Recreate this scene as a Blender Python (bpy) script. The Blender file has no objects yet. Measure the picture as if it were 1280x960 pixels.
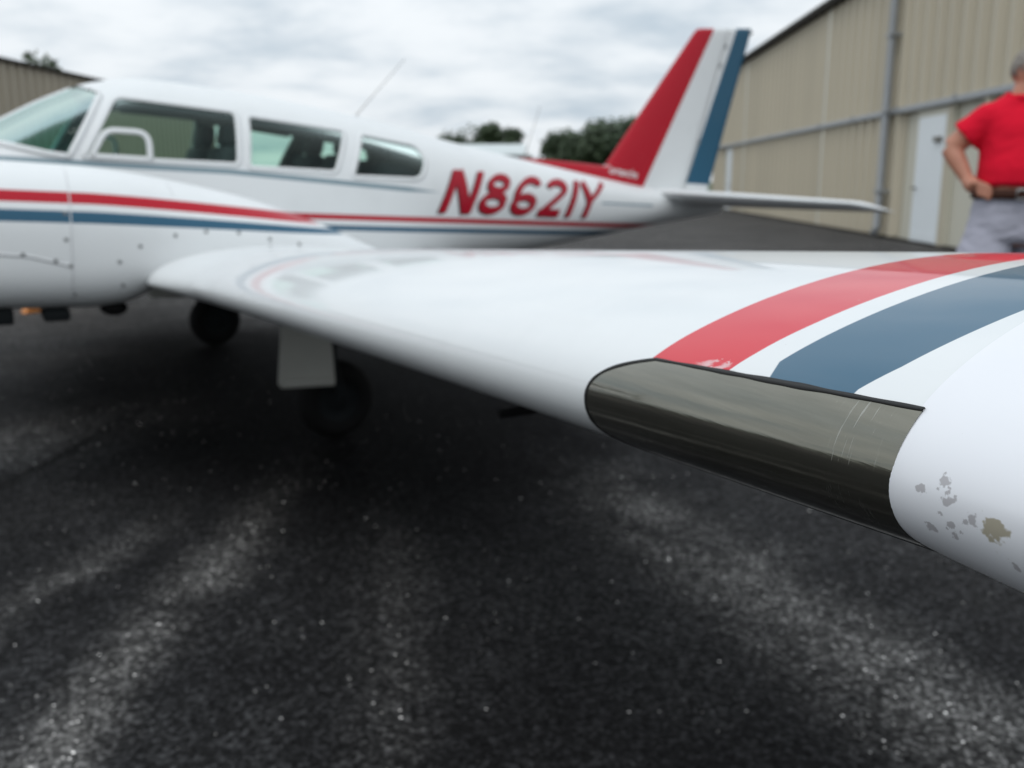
import bpy, bmesh, math, random
import numpy as np
from mathutils import Vector, Matrix
from mathutils.bvhtree import BVHTree
random.seed(7)
SC = bpy.context.scene
COL = SC.collection

# ---------------------------------------------------------------- camera, sky, sun, exposure
cam_d = bpy.data.cameras.new('camera')
cam = bpy.data.objects.new('camera', cam_d); COL.objects.link(cam)
cam_d.sensor_width = 36.0
cam_d.lens = 1183.0/1280.0*36.0
cam_d.clip_start = 0.02; cam_d.clip_end = 2000
cam_d.dof.use_dof = True
cam_d.dof.focus_distance = 0.53
cam_d.dof.aperture_fstop = 8.5
PHI = math.radians(30.0); PITCH = math.atan(254.0/1183.0)
fw = Vector((math.sin(PHI)*math.cos(PITCH), math.cos(PHI)*math.cos(PITCH), -math.sin(PITCH)))
rt = Vector((math.cos(PHI), -math.sin(PHI), 0)); upv = rt.cross(fw)
cm = Matrix((rt, upv, -fw)).transposed().to_4x4(); cm.translation = Vector((2.05, -5.8, 1.22))
cam.matrix_world = cm
SC.camera = cam

SUN_EL = math.radians(52); SUN_AZ = math.radians(232)     # azimuth from +y towards +x, where the sun stands
sun_d = bpy.data.lights.new('sun', 'SUN'); sun_d.energy = 0.6; sun_d.angle = math.radians(28); sun_d.color = (1, .97, .93)
sun = bpy.data.objects.new('sun', sun_d); COL.objects.link(sun)
sdir = Vector((math.sin(SUN_AZ)*math.cos(SUN_EL), math.cos(SUN_AZ)*math.cos(SUN_EL), math.sin(SUN_EL)))
sun.rotation_euler = sdir.to_track_quat('Z', 'Y').to_euler()

SC.view_settings.view_transform = 'Standard'; SC.view_settings.look = 'None'
SC.view_settings.exposure = 0.0; SC.view_settings.gamma = 1.0
SC.render.engine = 'CYCLES'; SC.cycles.max_bounces = 8; SC.cycles.transparent_max_bounces = 16


class NT:
    """small helper to write node trees"""
    def __init__(s, tree): s.t = tree; s.n = tree.nodes; s.l = tree.links
    def node(s, typ, **kw):
        n = s.n.new(typ)
        for k, v in kw.items(): setattr(n, k, v)
        return n
    def put(s, sock, v):
        if hasattr(v, 'is_linked') or hasattr(v, 'links'): s.l.new(v, sock)
        elif v is not None: sock.default_value = v
    def math(s, op, a, b=None, c=None, clamp=False):
        n = s.node('ShaderNodeMath', operation=op, use_clamp=clamp)
        s.put(n.inputs[0], a); s.put(n.inputs[1], b); s.put(n.inputs[2], c)
        return n.outputs[0]
    def mix(s, f, a, b, blend='MIX'):
        n = s.node('ShaderNodeMix', data_type='RGBA', blend_type=blend)
        s.put(n.inputs[0], f); s.put(n.inputs[6], a); s.put(n.inputs[7], b)
        return n.outputs[2]
    def noise(s, vec, scale, detail=3.0, rough=.5, out=0, dist=0.0):
        n = s.node('ShaderNodeTexNoise'); s.put(n.inputs['Vector'], vec)
        n.inputs['Scale'].default_value = scale; n.inputs['Detail'].default_value = detail
        n.inputs['Roughness'].default_value = rough; n.inputs['Distortion'].default_value = dist
        return n.outputs[out]
    def ramp(s, v, lo, hi):          # smooth 0..1
        n = s.node('ShaderNodeMapRange', interpolation_type='SMOOTHSTEP')
        s.put(n.inputs[0], v); s.put(n.inputs[1], lo); s.put(n.inputs[2], hi)
        return n.outputs[0]
    def mapv(s, vec, scale=(1, 1, 1), loc=(0, 0, 0), rot=(0, 0, 0)):
        n = s.node('ShaderNodeMapping'); s.put(n.inputs[0], vec)
        n.inputs['Location'].default_value = loc; n.inputs['Rotation'].default_value = rot; n.inputs['Scale'].default_value = scale
        return n.outputs[0]
    def xyz(s, vec):
        n = s.node('ShaderNodeSeparateXYZ'); s.put(n.inputs[0], vec); return n.outputs
    def band(s, v, a, b, soft=.002):  # 1 where a<v<b
        u = s.ramp(s.math('SUBTRACT', v, a), -soft, soft); d = s.ramp(s.math('SUBTRACT', b, v), -soft, soft)
        return s.math('MULTIPLY', u, d)
    def lin(s, x, k, c): return s.math('MULTIPLY_ADD', x, k, c)
    def bump(s, h, strength, dist=.01):
        n = s.node('ShaderNodeBump'); s.put(n.inputs['Height'], h)
        n.inputs['Strength'].default_value = strength; n.inputs['Distance'].default_value = dist
        return n.outputs[0]


world = bpy.data.worlds.new('World'); SC.world = world; world.use_nodes = True
w = NT(world.node_tree); w.n.clear()
sky = w.node('ShaderNodeTexSky', sky_type='NISHITA'); sky.sun_disc = False
sky.sun_elevation = SUN_EL; sky.sun_rotation = SUN_AZ; sky.air_density = 1.0; sky.dust_density = 2.0
g = w.node('ShaderNodeTexCoord').outputs['Generated']
gx, gy, gz = w.xyz(g)
den = w.math('ADD', w.math('MAXIMUM', gz, 0.0), .20)
cv = w.node('ShaderNodeCombineXYZ')
ca, sa = math.cos(PHI), math.sin(PHI)
w.put(cv.inputs[0], w.math('DIVIDE', w.math('SUBTRACT', w.math('MULTIPLY', gx, ca), w.math('MULTIPLY', gy, sa)), den))
w.put(cv.inputs[1], w.math('DIVIDE', w.math('ADD', w.math('MULTIPLY', gx, sa), w.math('MULTIPLY', gy, ca)), den))
cvec = w.mapv(cv.outputs[0], scale=(.95, 1.15, 1.0), rot=(0, 0, .12), loc=(.7, .2, 0))
n1 = w.noise(cvec, .95, 6.0, .55, dist=.25)
n2 = w.noise(w.mapv(cvec, loc=(4.3, 1.7, 0)), 2.6, 5.0, .6)
nn = w.math('ADD', w.math('MULTIPLY', n1, .68), w.math('MULTIPLY', n2, .32))
cl = w.ramp(nn, .34, .58)
ccol = w.mix(cl, (5.8, 6.8, 7.7, 1), (9.8, 10.3, 10.7, 1))
cover = w.ramp(w.noise(w.mapv(cvec, loc=(9, 3, 0)), .7, 3.0, .5), .10, .30)
skyc = w.mix(w.math('MULTIPLY_ADD', cover,   .22, .76), sky.outputs[0], ccol)
# an overcast sky is brighter overhead than at the horizon
over = w.math('MULTIPLY_ADD', w.math('MAXIMUM', gz, 0.0), .48, .92)
skyc = w.mix(1.0, skyc, over, 'MULTIPLY')
bg = w.node('ShaderNodeBackground'); w.put(bg.inputs[0], skyc); bg.inputs[1].default_value = .095
w.l.new(bg.outputs[0], w.node('ShaderNodeOutputWorld').inputs[0])

# ---------------------------------------------------------------- helpers
def material(name):
    m = bpy.data.materials.new(name); m.use_nodes = True
    t = NT(m.node_tree); t.n.clear()
    b = t.node('ShaderNodeBsdfPrincipled'); o = t.node('ShaderNodeOutputMaterial'); t.l.new(b.outputs[0], o.inputs[0])
    t.b = b; t.o = o; t.obj = t.node('ShaderNodeTexCoord').outputs['Object']
    return m, t

def plain(name, col, rough=.5, metal=0.0, var=.12, scale=6.0, coat=0.0, bump=0.0, spec=.5):
    m, t = material(name)
    f = t.noise(t.obj, scale, 4.0, .6)
    lo = tuple(c*(1-var) for c in col)+(1,); hi = tuple(min(1, c*(1+var)) for c in col)+(1,)
    t.put(t.b.inputs['Base Color'], t.mix(f, lo, hi))
    t.put(t.b.inputs['Roughness'], t.math('MULTIPLY_ADD', f, .15*rough, rough*.92))
    t.b.inputs['Metallic'].default_value = metal; t.b.inputs['Coat Weight'].default_value = coat
    t.b.inputs['Coat Roughness'].default_value = .05; t.b.inputs['Specular IOR Level'].default_value = spec
    if bump: t.put(t.b.inputs['Normal'], t.bump(t.noise(t.obj, scale*12, 3.0), bump))
    return m

def mesh_ob(name, verts, faces, mat, parent=None, smooth=True, flat=None):
    me = bpy.data.meshes.new(name)
    me.from_pydata([tuple(map(float, v)) for v in verts], [], [tuple(map(int, f)) for f in faces]); me.update()
    for m in (mat if isinstance(mat, (list, tuple)) else [mat]): me.materials.append(m)
    if smooth: me.polygons.foreach_set('use_smooth', [True]*len(me.polygons))
    o = bpy.data.objects.new(name, me); COL.objects.link(o)
    if parent: o.parent = parent
    return o

def bm_ob(name, bm, mat, parent=None, smooth=True):
    me = bpy.data.meshes.new(name); bmesh.ops.recalc_face_normals(bm, faces=bm.faces[:]); bm.to_mesh(me); bm.free()
    for m in (mat if isinstance(mat, (list, tuple)) else [mat]): me.materials.append(m)
    if smooth: me.polygons.foreach_set('use_smooth', [True]*len(me.polygons))
    o = bpy.data.objects.new(name, me); COL.objects.link(o)
    if parent: o.parent = parent
    return o

def empty(name, loc=(0, 0, 0), rz=0.0):
    o = bpy.data.objects.new(name, None); COL.objects.link(o); o.location = loc; o.rotation_euler = (0, 0, rz); return o

def tag(o, label, cat, group=None, kind=None):
    if label: o['label'] = label
    if cat: o['category'] = cat
    if group: o['group'] = group
    if kind: o['kind'] = kind
    return o

def struct(o): o['kind'] = 'structure'; return o

def bm_box(bm, lo, hi, bev=0.0):
    r = bmesh.ops.create_cube(bm, size=1.0); vs = r['verts']
    for v in vs: v.co = Vector([lo[i]+(v.co[i]+.5)*(hi[i]-lo[i]) for i in range(3)])
    if bev:
        es = list({e for v in vs for e in v.link_edges})
        bmesh.ops.bevel(bm, geom=es, offset=bev, segments=2, affect='EDGES', profile=.5)

def box(name, lo, hi, mat, parent=None, bev=0.0):
    bm = bmesh.new(); bm_box(bm, lo, hi, bev); return bm_ob(name, bm, mat, parent, smooth=False)

def tube_data(pts, rad, n=10, closed=False, caps=True):
    """tube along pts with radius (float or list); returns verts, faces"""
    pts = [Vector(p) for p in pts]; N = len(pts); V = []; Fc = []
    rad = rad if isinstance(rad, (list, tuple)) else [rad]*N
    ref = None
    for i, p in enumerate(pts):
        a = pts[(i-1) % N] if (i or closed) else p; b = pts[(i+1) % N] if (i < N-1 or closed) else p
        t = (b-a).normalized()
        if ref is None:
            ref = t.orthogonal().normalized()
        ref = (ref-t*ref.dot(t)).normalized(); bi = t.cross(ref)
        for k in range(n):
            an = 2*math.pi*k/n; V.append(p+(ref*math.cos(an)+bi*math.sin(an))*rad[i])
    for i in range(N if closed else N-1):
        j = (i+1) % N
        for k in range(n): Fc.append((i*n+k, i*n+(k+1) % n, j*n+(k+1) % n, j*n+k))
    if caps and not closed:
        Fc.append(tuple(range(n-1, -1, -1))); Fc.append(tuple((N-1)*n+k for k in range(n)))
    return V, Fc

def tube(name, pts, rad, mat, parent=None, n=10, closed=False):
    V, Fc = tube_data(pts, rad, n, closed); return mesh_ob(name, V, Fc, mat, parent)

def ellipsoid_data(c, r, nu=16, nv=10):
    V = []; Fc = []
    for j in range(nv+1):
        th = math.pi*j/nv
        for i in range(nu):
            ph = 2*math.pi*i/nu
            V.append((c[0]+r[0]*math.sin(th)*math.cos(ph), c[1]+r[1]*math.sin(th)*math.sin(ph), c[2]+r[2]*math.cos(th)))
    for j in range(nv):
        for i in range(nu): Fc.append((j*nu+i, (j+1)*nu+i, (j+1)*nu+(i+1) % nu, j*nu+(i+1) % nu))
    return V, Fc

def merge(parts):
    V = []; Fc = []
    for v, f in parts:
        o = len(V); V += [tuple(p) for p in v]; Fc += [tuple(i+o for i in q) for q in f]
    return V, Fc

def grid_faces(nu, nv, wrap=False):
    return [(i*nv+j, (i+1)*nv+j, (i+1)*nv+(j+1) % nv, i*nv+(j+1) % nv) for i in range(nu-1) for j in range(nv if wrap else nv-1)]

def remeshed(name, parts, voxel, mat, parent, smooth_it=4):
    """one continuous skin round overlapping shapes"""
    V, Fc = merge(parts); o = mesh_ob(name, V, Fc, mat, parent)
    bm = bmesh.new(); bm.from_mesh(o.data); bmesh.ops.remove_doubles(bm, verts=bm.verts, dist=1e-5); bmesh.ops.recalc_face_normals(bm, faces=bm.faces[:]); bm.to_mesh(o.data); bm.free()
    r = o.modifiers.new('r', 'REMESH'); r.mode = 'VOXEL'; r.voxel_size = voxel; r.use_smooth_shade = True
    s = o.modifiers.new('s', 'SMOOTH'); s.iterations = smooth_it; s.factor = .5
    dg = bpy.context.evaluated_depsgraph_get(); dg.update()
    me = bpy.data.meshes.new_from_object(o.evaluated_get(dg)); old = o.data
    o.modifiers.clear(); o.data = me; bpy.data.meshes.remove(old)
    me.polygons.foreach_set('use_smooth', [True]*len(me.polygons))
    return o

# ---------------------------------------------------------------- shape functions of the airplane
def smooth(xs,ys,x):
    # pchip
    xs=np.asarray(xs,float);ys=np.asarray(ys,float);x=np.asarray(x,float)
    h=np.diff(xs);d=np.diff(ys)/h
    m=np.zeros_like(ys);m[0]=d[0];m[-1]=d[-1]
    for i in range(1,len(xs)-1):
        if d[i-1]*d[i]>0:
            w1=2*h[i]+h[i-1];w2=h[i]+2*h[i-1]
            m[i]=(w1+w2)/(w1/d[i-1]+w2/d[i])
    k=np.clip(np.searchsorted(xs,x)-1,0,len(xs)-2)
    t=(x-xs[k])/h[k]
    return ys[k]*(2*t**3-3*t**2+1)+h[k]*m[k]*(t**3-2*t**2+t)+ys[k+1]*(-2*t**3+3*t**2)+h[k]*m[k+1]*(t**3-t**2)
#        x    zb    zt    w    zc   nt   nb
FUS=[(0.00,0.99,1.05,.03,1.02,2.0,2.0),(0.12,0.88,1.13,.17,1.01,2.1,2.1),(0.45,0.76,1.22,.34,1.0,2.2,2.3),(1.0,.69,1.29,.47,1.0,2.4,2.6),
(1.70,.65,1.335,.55,1.05,2.5,2.9),(2.05,.64,1.42,.58,1.1,2.4,3.0),(2.45,.64,1.635,.595,1.12,2.5,3.0),(2.65,.64,1.725,.60,1.13,2.7,3.0),(2.9,.64,1.768,.60,1.14,2.8,3.0),(3.3,.645,1.755,.60,1.14,2.8,3.0),
(4.1,.68,1.68,.565,1.14,2.6,2.9),(4.8,.78,1.572,.47,1.16,2.4,2.6),(5.7,.93,1.452,.325,1.18,2.3,2.4),(6.4,1.06,1.365,.20,1.21,2.2,2.2),(7.0,1.16,1.305,.10,1.25,2.0,2.0),(7.22,1.20,1.29,.05,1.26,2,2)]
FX=[r[0] for r in FUS]
def fus(x): return [smooth(FX,[r[i] for r in FUS],x) for i in range(1,7)]
def section(zb,zt,w,zc,nt,nb,a):
    # a angle: 0 = right(+y), pi/2 top, pi = left, 3pi/2 bottom
    c,s=np.cos(a),np.sin(a)
    n=np.where(s>=0,nt,nb);h=np.where(s>=0,zt-zc,zc-zb)
    y=w*np.sign(c)*np.abs(c)**(2/n); z=zc+h*np.sign(s)*np.abs(s)**(2/n)
    return y,z
def fus_pt(x,a):
    zb,zt,w,zc,nt,nb=fus(x); y,z=section(zb,zt,w,zc,nt,nb,a); return np.stack([x+0*a,y,z],-1)
# wing (left) yy = positive span distance
WP=[2.72,-.2355,-.0719,.8372,.299,-.0011,.1336,.0279,.0269,.0084,1.6464,-.4481]
def wing_pt(yy,u,off=0.):
    x0,x1,x2,z0,z1,z2,tk0,tk1,cb,tw,c0,c1=WP
    t=(yy-1.8)/3.65
    lx=x0+x1*t+x2*t*np.abs(t); lz=z0+z1*t+z2*t*t; c=c0+c1*t; TK=tk0+tk1*t
    xc=u*u; yt=TK/.2*(.2969*np.abs(u)-.126*xc-.3516*xc**2+.2843*xc**3-.1036*xc**4)
    pp=.4; yc=np.where(xc<pp,cb/pp**2*(2*pp*xc-xc**2),cb/(1-pp)**2*(1-2*pp+2*pp*xc-xc**2))
    z=yc+np.sign(u)*yt
    return np.stack([lx+c*(xc+z*tw),-yy+0*xc,lz+c*(z-tw*xc)],-1)
NAC=[(0.75,.95,1.05,.06,1.0,2,2),(.95,.84,1.16,.2,1.0,2.2,2.2),(1.1,.79,1.235,.33,1.0,2.6,2.8),(1.4,.765,1.275,.37,1.0,2.8,3.2),(2.0,.75,1.287,.375,1.0,2.8,3.4),(2.4,.755,1.284,.37,1.0,2.8,3.4),(2.52,.768,1.275,.367,1.0,2.8,3.4),(2.7,.845,1.252,.355,1.0,2.7,3.2),(3.03,.86,1.192,.32,.985,2.6,3.),(3.35,.86,1.095,.25,.96,2.4,2.6),(3.6,.84,1.0,.15,.92,2.2,2.2),(3.72,.88,.95,.06,.915,2,2)]
NX=[r[0] for r in NAC]; NY=-1.72
def nac_pt(x,a):
    v=[smooth(NX,[r[i] for r in NAC],x) for i in range(1,7)]
    y,z=section(*v,a); return np.stack([x+0*a,NY+y,z],-1)
TANK_STATIONS = [(5.462, 1.0, .001), (5.470, 1.015, .003), (5.50, 1.065, .005), (5.56, 1.13, .008), (5.62, 1.12, .006), (5.68, .98, -.008), (5.73, .72, -.04), (5.76, .4, -.09), (5.775, .02, -.15)]
TAN = (.40, .365, .285, 1); GRY = (.46, .45, .465, 1)
CHIPS = [(2.3981, -5.5306, 1.133, .0130, TAN), (2.4046, -5.4863, 1.1394, .0044, GRY), (2.4028, -5.5003, 1.1457, .0050, GRY), (2.4016, -5.5049, 1.1373, .0046, GRY),
         (2.4088, -5.4934, 1.1187, .0044, GRY), (2.4033, -5.5077, 1.1266, .0044, GRY), (2.4062, -5.5092, 1.1196, .0034, GRY), (2.3995, -5.5206, 1.1336, .0044, GRY), (2.4045, -5.542, 1.116, .0044, GRY), (2.4042, -5.4992, 1.1505, .0026, GRY),
         (2.4030, -5.5040, 1.1425, .0030, GRY), (2.4035, -5.4975, 1.1415, .0026, GRY), (2.4022, -5.5085, 1.1400, .0022, GRY), (2.4045, -5.5000, 1.1300, .0022, GRY), (2.4060, -5.5040, 1.1235, .0026, GRY), (2.4048, -5.5130, 1.1240, .0022, GRY), (2.4005, -5.5165, 1.1310, .0026, GRY), (2.4060, -5.5150, 1.1165, .0022, GRY)]

# ---------------------------------------------------------------- ground
def asphalt_material():
    m, t = material('asphalt')
    P = t.obj; x, y, z = t.xyz(P)
    big = t.noise(P, .35, 4.0, .55); mid = t.noise(P, 2.3, 5.0, .6); fine = t.noise(P, 60.0, 3.0, .6)
    def streak(x0, y0, x1, y1, wd, soft):
        dx, dy = x1-x0, y1-y0; L = math.hypot(dx, dy); nx, ny = -dy/L, dx/L
        wob = t.math('MULTIPLY', t.math('SUBTRACT', mid, .5), .25)
        d = t.math('ADD', t.math('ADD', t.math('MULTIPLY', x, nx), t.math('MULTIPLY_ADD', y, ny, -(nx*x0+ny*y0))), wob)
        s = t.math('ADD', t.math('MULTIPLY', x, dx/L), t.math('MULTIPLY_ADD', y, dy/L, -(dx*x0+dy*y0)/L))
        a = t.math('SUBTRACT', 1.0, t.ramp(t.math('ABSOLUTE', d), wd-soft, wd+soft))
        e = t.math('MULTIPLY', t.ramp(s, -1.6, 0.2), t.math('SUBTRACT', 1.0, t.ramp(s, L-.5, L+.5)))
        return t.math('MULTIPLY', a, e)
    s1 = streak(1.75, -4.22, 3.35, -1.72, .07, .12)
    s3 = t.math('MULTIPLY', streak(1.75, -3.2, 2.6, -2.3, .07, .12), .5)
    s4 = t.math('MULTIPLY', streak(2.7, -4.2, 3.5, -2.3, .06, .12), .35)
    s5 = t.math('MULTIPLY', streak(1.9, -1.0, 2.9, -.5, .35, .3), .6)
    s2 = streak(3.80, -5.2, 4.25, -2.6, .14, .22)
    pale_mask = t.math('MULTIPLY', t.math('MAXIMUM', t.math('MAXIMUM', t.math('MAXIMUM', s1, s2), t.math('MAXIMUM', s3, s4)), s5), t.ramp(t.math('ADD', t.math('MULTIPLY', mid, .5), t.math('MULTIPLY', t.noise(P, 11.0, 5.0, .65), .5)), .30, .62))  # pale bands along the streaks, broken up by noise
    base = t.mix(t.ramp(big, .3, .7), (.011, .011, .012, 1), (.021, .021, .022, 1))
    base = t.mix(t.ramp(mid, .35, .7), base, (.030, .030, .031, 1))
    base = t.mix(t.math('MULTIPLY', pale_mask, .85), base, (.20, .193, .185, 1))
    # far apron, paler and greyer
    far = t.math('MULTIPLY', t.ramp(t.math('ADD', y, t.math('MULTIPLY', mid, 1.5)), .8, 4.5), t.math('MULTIPLY_ADD', t.noise(t.mapv(P, scale=(.35, 1.6, 1), rot=(0, 0, .5)), 1.0, 5.0, .6), 1.9, -.35))
    base = t.mix(t.math('MULTIPLY', far, .75), base, (.145, .135, .128, 1))
    # dark seal line, then the airplane's shade painted near-black on the asphalt
    sl = streak(2.0, -1.72, 3.2, .2, .03, .03)
    base = t.mix(sl, base, (.008, .008, .008, 1))
    underwing_shade = t.math('SUBTRACT', 1.0, t.ramp(t.math('ADD', t.math('POWER', t.math('DIVIDE', t.math('ADD', x, t.math('MULTIPLY_ADD', mid, .9, -4.15)), 1.45), 2.0), t.math('POWER', t.math('DIVIDE', t.math('SUBTRACT', y, -.3), 2.9), 2.0)), .45, 1.35))
    base = t.mix(t.math('MULTIPLY', underwing_shade, .9), base, (.004, .004, .0045, 1))
    # aggregate: pale stones
    v = t.node('ShaderNodeTexVoronoi'); t.put(v.inputs['Vector'], P); v.inputs['Scale'].default_value = 95.0
    r, gg, bb = t.xyz(v.outputs['Color'])
    dd = t.math('SUBTRACT', 1.0, t.ramp(v.outputs['Distance'], .22, .42))
    thr = t.math('MULTIPLY_ADD', t.math('MULTIPLY', pale_mask, t.ramp(mid, .3, .7)), -.30, .988)
    thr = t.math('ADD', thr, t.math('MULTIPLY', t.math('SUBTRACT', 1.0, t.ramp(mid, .3, .55)), .010))
    stone = t.math('MULTIPLY', t.math('GREATER_THAN', r, thr), dd)
    scol = t.mix(gg, (.16, .155, .15, 1), (.85, .82, .78, 1))
    col = t.mix(stone, base, scol)
    grey = t.mix(bb, (.35, .35, .35, 1), (1.75, 1.75, 1.75, 1))
    col = t.mix(1.0, col, grey, 'MULTIPLY')
    v2 = t.node('ShaderNodeTexVoronoi'); t.put(v2.inputs['Vector'], t.mapv(P, loc=(3.1, 1.7, 0))); v2.inputs['Scale'].default_value = 78.0
    k2 = t.math('MULTIPLY_ADD', t.math('POWER', t.xyz(v2.outputs['Color'])[0], 2.4), 2.0, .52)
    clot = t.math('MULTIPLY_ADD', t.noise(P, 24.0, 5.0, .7), 1.1, .45)
    k2 = t.math('MULTIPLY', k2, clot)
    cmb = t.node('ShaderNodeCombineXYZ')
    for q in range(3): t.put(cmb.inputs[q], k2)
    col = t.mix(1.0, col, cmb.outputs[0], 'MULTIPLY')
    col = t.mix(t.math('MULTIPLY', fine, .5), col, (.012, .012, .012, 1))
    t.put(t.b.inputs['Base Color'], col)
    t.put(t.b.inputs['Roughness'], t.math('MULTIPLY_ADD', r, .3, .68))
    t.put(t.b.inputs['Specular IOR Level'], t.math('MULTIPLY_ADD', underwing_shade, -.10, .12))
    hgt = t.math('ADD', t.math('MULTIPLY', v.outputs['Distance'], -.8), t.math('MULTIPLY', fine, .6))
    t.put(t.b.inputs['Normal'], t.bump(hgt, .7, .006))
    return m

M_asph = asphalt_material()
def sheet(name, x0, y0, x1, y1, z, mat, n=8):
    V = [(x0+(x1-x0)*i/n, y0+(y1-y0)*j/n, z) for i in range(n+1) for j in range(n+1)]
    return struct(mesh_ob(name, V, grid_faces(n+1, n+1), mat))
M_grass = plain('grass_ground', (.05, .075, .025), .9, var=.4, scale=.4)
sheet('grass_field', -700, -500, 800, 900, -.012, M_grass)
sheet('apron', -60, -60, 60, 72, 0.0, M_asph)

# ---------------------------------------------------------------- hangars
def metal_wall(name, col, streaks=.10):
    m, t = material(name)
    x, y, z = t.xyz(t.obj)
    oi = t.node('ShaderNodeObjectInfo').outputs['Random']
    st = t.noise(t.mapv(t.obj, scale=(9, 9, .35)), 1.0, 4.0, .6)
    f = t.math('ADD', t.math('MULTIPLY', st, .6), t.math('MULTIPLY', oi, .4))
    lo = tuple(c*(1-streaks) for c in col)+(1,); hi = tuple(c*(1+streaks*.6) for c in col)+(1,)
    t.put(t.b.inputs['Base Color'], t.mix(f, lo, hi))
    t.b.inputs['Roughness'].default_value = .5; t.b.inputs['Specular IOR Level'].default_value = .4
    return m
M_tan = metal_wall('tan_siding', (.54, .485, .375))
M_tan2 = metal_wall('brown_siding', (.36, .32, .25))
M_trim = plain('dark_eave', (.03, .027, .022), .85, spec=.1)
M_galv = plain('galvanised', (.33, .345, .36), .4, metal=.3, scale=3)
M_roof = plain('hangar_roof', (.30, .29, .26), .5)
M_dwhite = plain('door_white', (.80, .84, .86), .45, var=.03)
M_dark = plain('dark_gap', (.02, .02, .02), .8)
M_knob = plain('door_hardware', (.16, .15, .13), .35, metal=.8)
M_post = plain('trim_tan', (.60, .575, .48), .5, var=.05)

def siding_mesh(width, z0, z1, sgn, ribs=2, rh=.125):
    """one pressed sheet with trapezoid ribs, 22 mm of thickness at its edges"""
    prof = []; p = width/ribs
    for k in range(ribs):
        a = k*p
        prof += [(a+.004 if k == 0 else a, 0.0), (a+p*.30, 0.0), (a+p*.44, rh), (a+p*.62, rh), (a+p*.76, 0.0)]
    prof += [(width-.004, 0.0)]
    prof += [(width-.004, -.022), (.004, -.022)]
    n = len(prof); V = []
    for (x, y) in prof: V.append((x, y*sgn, z0))
    for (x, y) in prof: V.append((x, y*sgn, z1))
    F = [(i, (i+1) % n, n+(i+1) % n, n+i) for i in range(n)] + [tuple(range(n-1, -1, -1)), tuple(range(n, 2*n))]
    bm = bmesh.new(); vs = [bm.verts.new(v) for v in V]
    for f in F: bm.faces.new([vs[i] for i in f])
    bmesh.ops.recalc_face_normals(bm, faces=bm.faces[:])
    me = bpy.data.meshes.new('wall_panel'); bm.to_mesh(me); bm.free(); return me

def hang(name, me, mat, parent, loc):
    if not me.materials: me.materials.append(mat)
    o = bpy.data.objects.new(name, me); COL.objects.link(o); o.parent = parent; o.location = loc; return o

WANG = math.atan2(.84140, .54040)
h = empty('hangar', (17.754, 5.341, 0), WANG)
tag(h, 'tan ribbed metal hangar with grey downpipe and white door behind the tail', 'hangar')
PW = 1.22
up_me = siding_mesh(PW, 2.70, 5.62, 1); lo_me = siding_mesh(PW, .06, 2.58, 1)
SEAM_U = [8.74, 19.8]
u = -9.5; uend = 27.6
k = 0
while u < uend-.05:
    if u < 26.9:
        hang('wall_panel', up_me, M_tan, h, (u, 0, 0))
        if not (u+PW > .22 and u < 2.0) and not (u+PW > 22.5 and u < 23.5): hang('wall_panel', lo_me, M_tan, h, (u, 0, 0))
    u += PW
for (a, b) in ((-.36-.28, .22), (2.0, 2.0+.25)):
    pass
box('wall_backing', (-9.6, -.12, 0), (27.5, -.026, 5.6), M_post, h)
box('end_wall', (27.2, -18, 0), (27.5, -.14, 5.6), M_tan, h)
for s in SEAM_U:
    box('seam_trim', (s-.13, .060, .05), (s+.13, .10, 5.6), M_post, h, .008)
# eave and roof: a dark gutter line in front, the roof slab rising behind it
box('eave_gutter', (-9.9, -.05, 5.60), (27.9, .26, 5.80), M_trim, h, .02)
V = [(-9.9, .2, 5.80), (27.9, .2, 5.80), (27.9, -9, 7.0), (-9.9, -9, 7.0), (27.9, -18.2, 5.8), (-9.9, -18.2, 5.8)]
V2 = [(a, b, c+.06) for a, b, c in V]
mesh_ob('roof', V+V2, [(0, 1, 2, 3), (3, 2, 4, 5), (6, 9, 8, 7), (9, 11, 10, 8), (0, 6, 7, 1), (1, 7, 8, 2), (2, 8, 10, 4), (3, 9, 6, 0), (5, 11, 9, 3), (4, 10, 11, 5)], M_roof, h, smooth=False)
# sliding door rail, with a small hood and brackets
rail = box('door_rail', (-9.6, .03, 2.585), (26.9, .17, 2.70), M_galv, h, .012)
for q in range(-9, 27, 3):
    box('rail_bracket', (q-.04, .171, 2.60), (q+.04, .19, 2.74), M_galv, rail, .004)
# grey downpipe with straps
dp = tube('downpipe', [(3.33, .27, 5.70), (3.33, .27, 5.3), (3.33, .25, 5.2), (3.33, .25, .25), (3.33, .32, .08)], .085, M_galv, h, 12)
for z in (1.0, 2.64, 4.2):
    box('pipe_strap', (3.20, .03, z-.03), (3.46, .345, z+.03), M_galv, dp, .006)
# personnel door
df = box('door_frame', (.20, -.02, .0), (1.98, .06, 2.57), M_post, h)
box('side_panel', (.26, .062, .03), (.44, .085, 2.55), M_tan, df)
dr = box('door', (.46, .065, .05), (1.80, .10, 2.42), M_dwhite, h, .008)
tube('handle', [(1.70, .10, 1.08), (1.70, .17, 1.08), (1.58, .17, 1.08)], .022, M_knob, dr, 8)
box('door_closer', (.56, .10, 1.93), (.86, .16, 2.03), M_knob, dr, .01)
box('kick_plate', (.50, .101, .07), (1.76, .106, .24), M_dwhite, dr)
d2 = box('door', (22.55, .03, .05), (23.45, .075, 2.5), M_dwhite, h, .008)
tube('handle', [(22.68, .07, 1.05), (22.68, .13, 1.05), (22.8, .13, 1.05)], .02, M_knob, d2, 8)
box('base_sill', (-9.6, -.02, 0), (27.3, .07, .045), M_trim, h)

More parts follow.
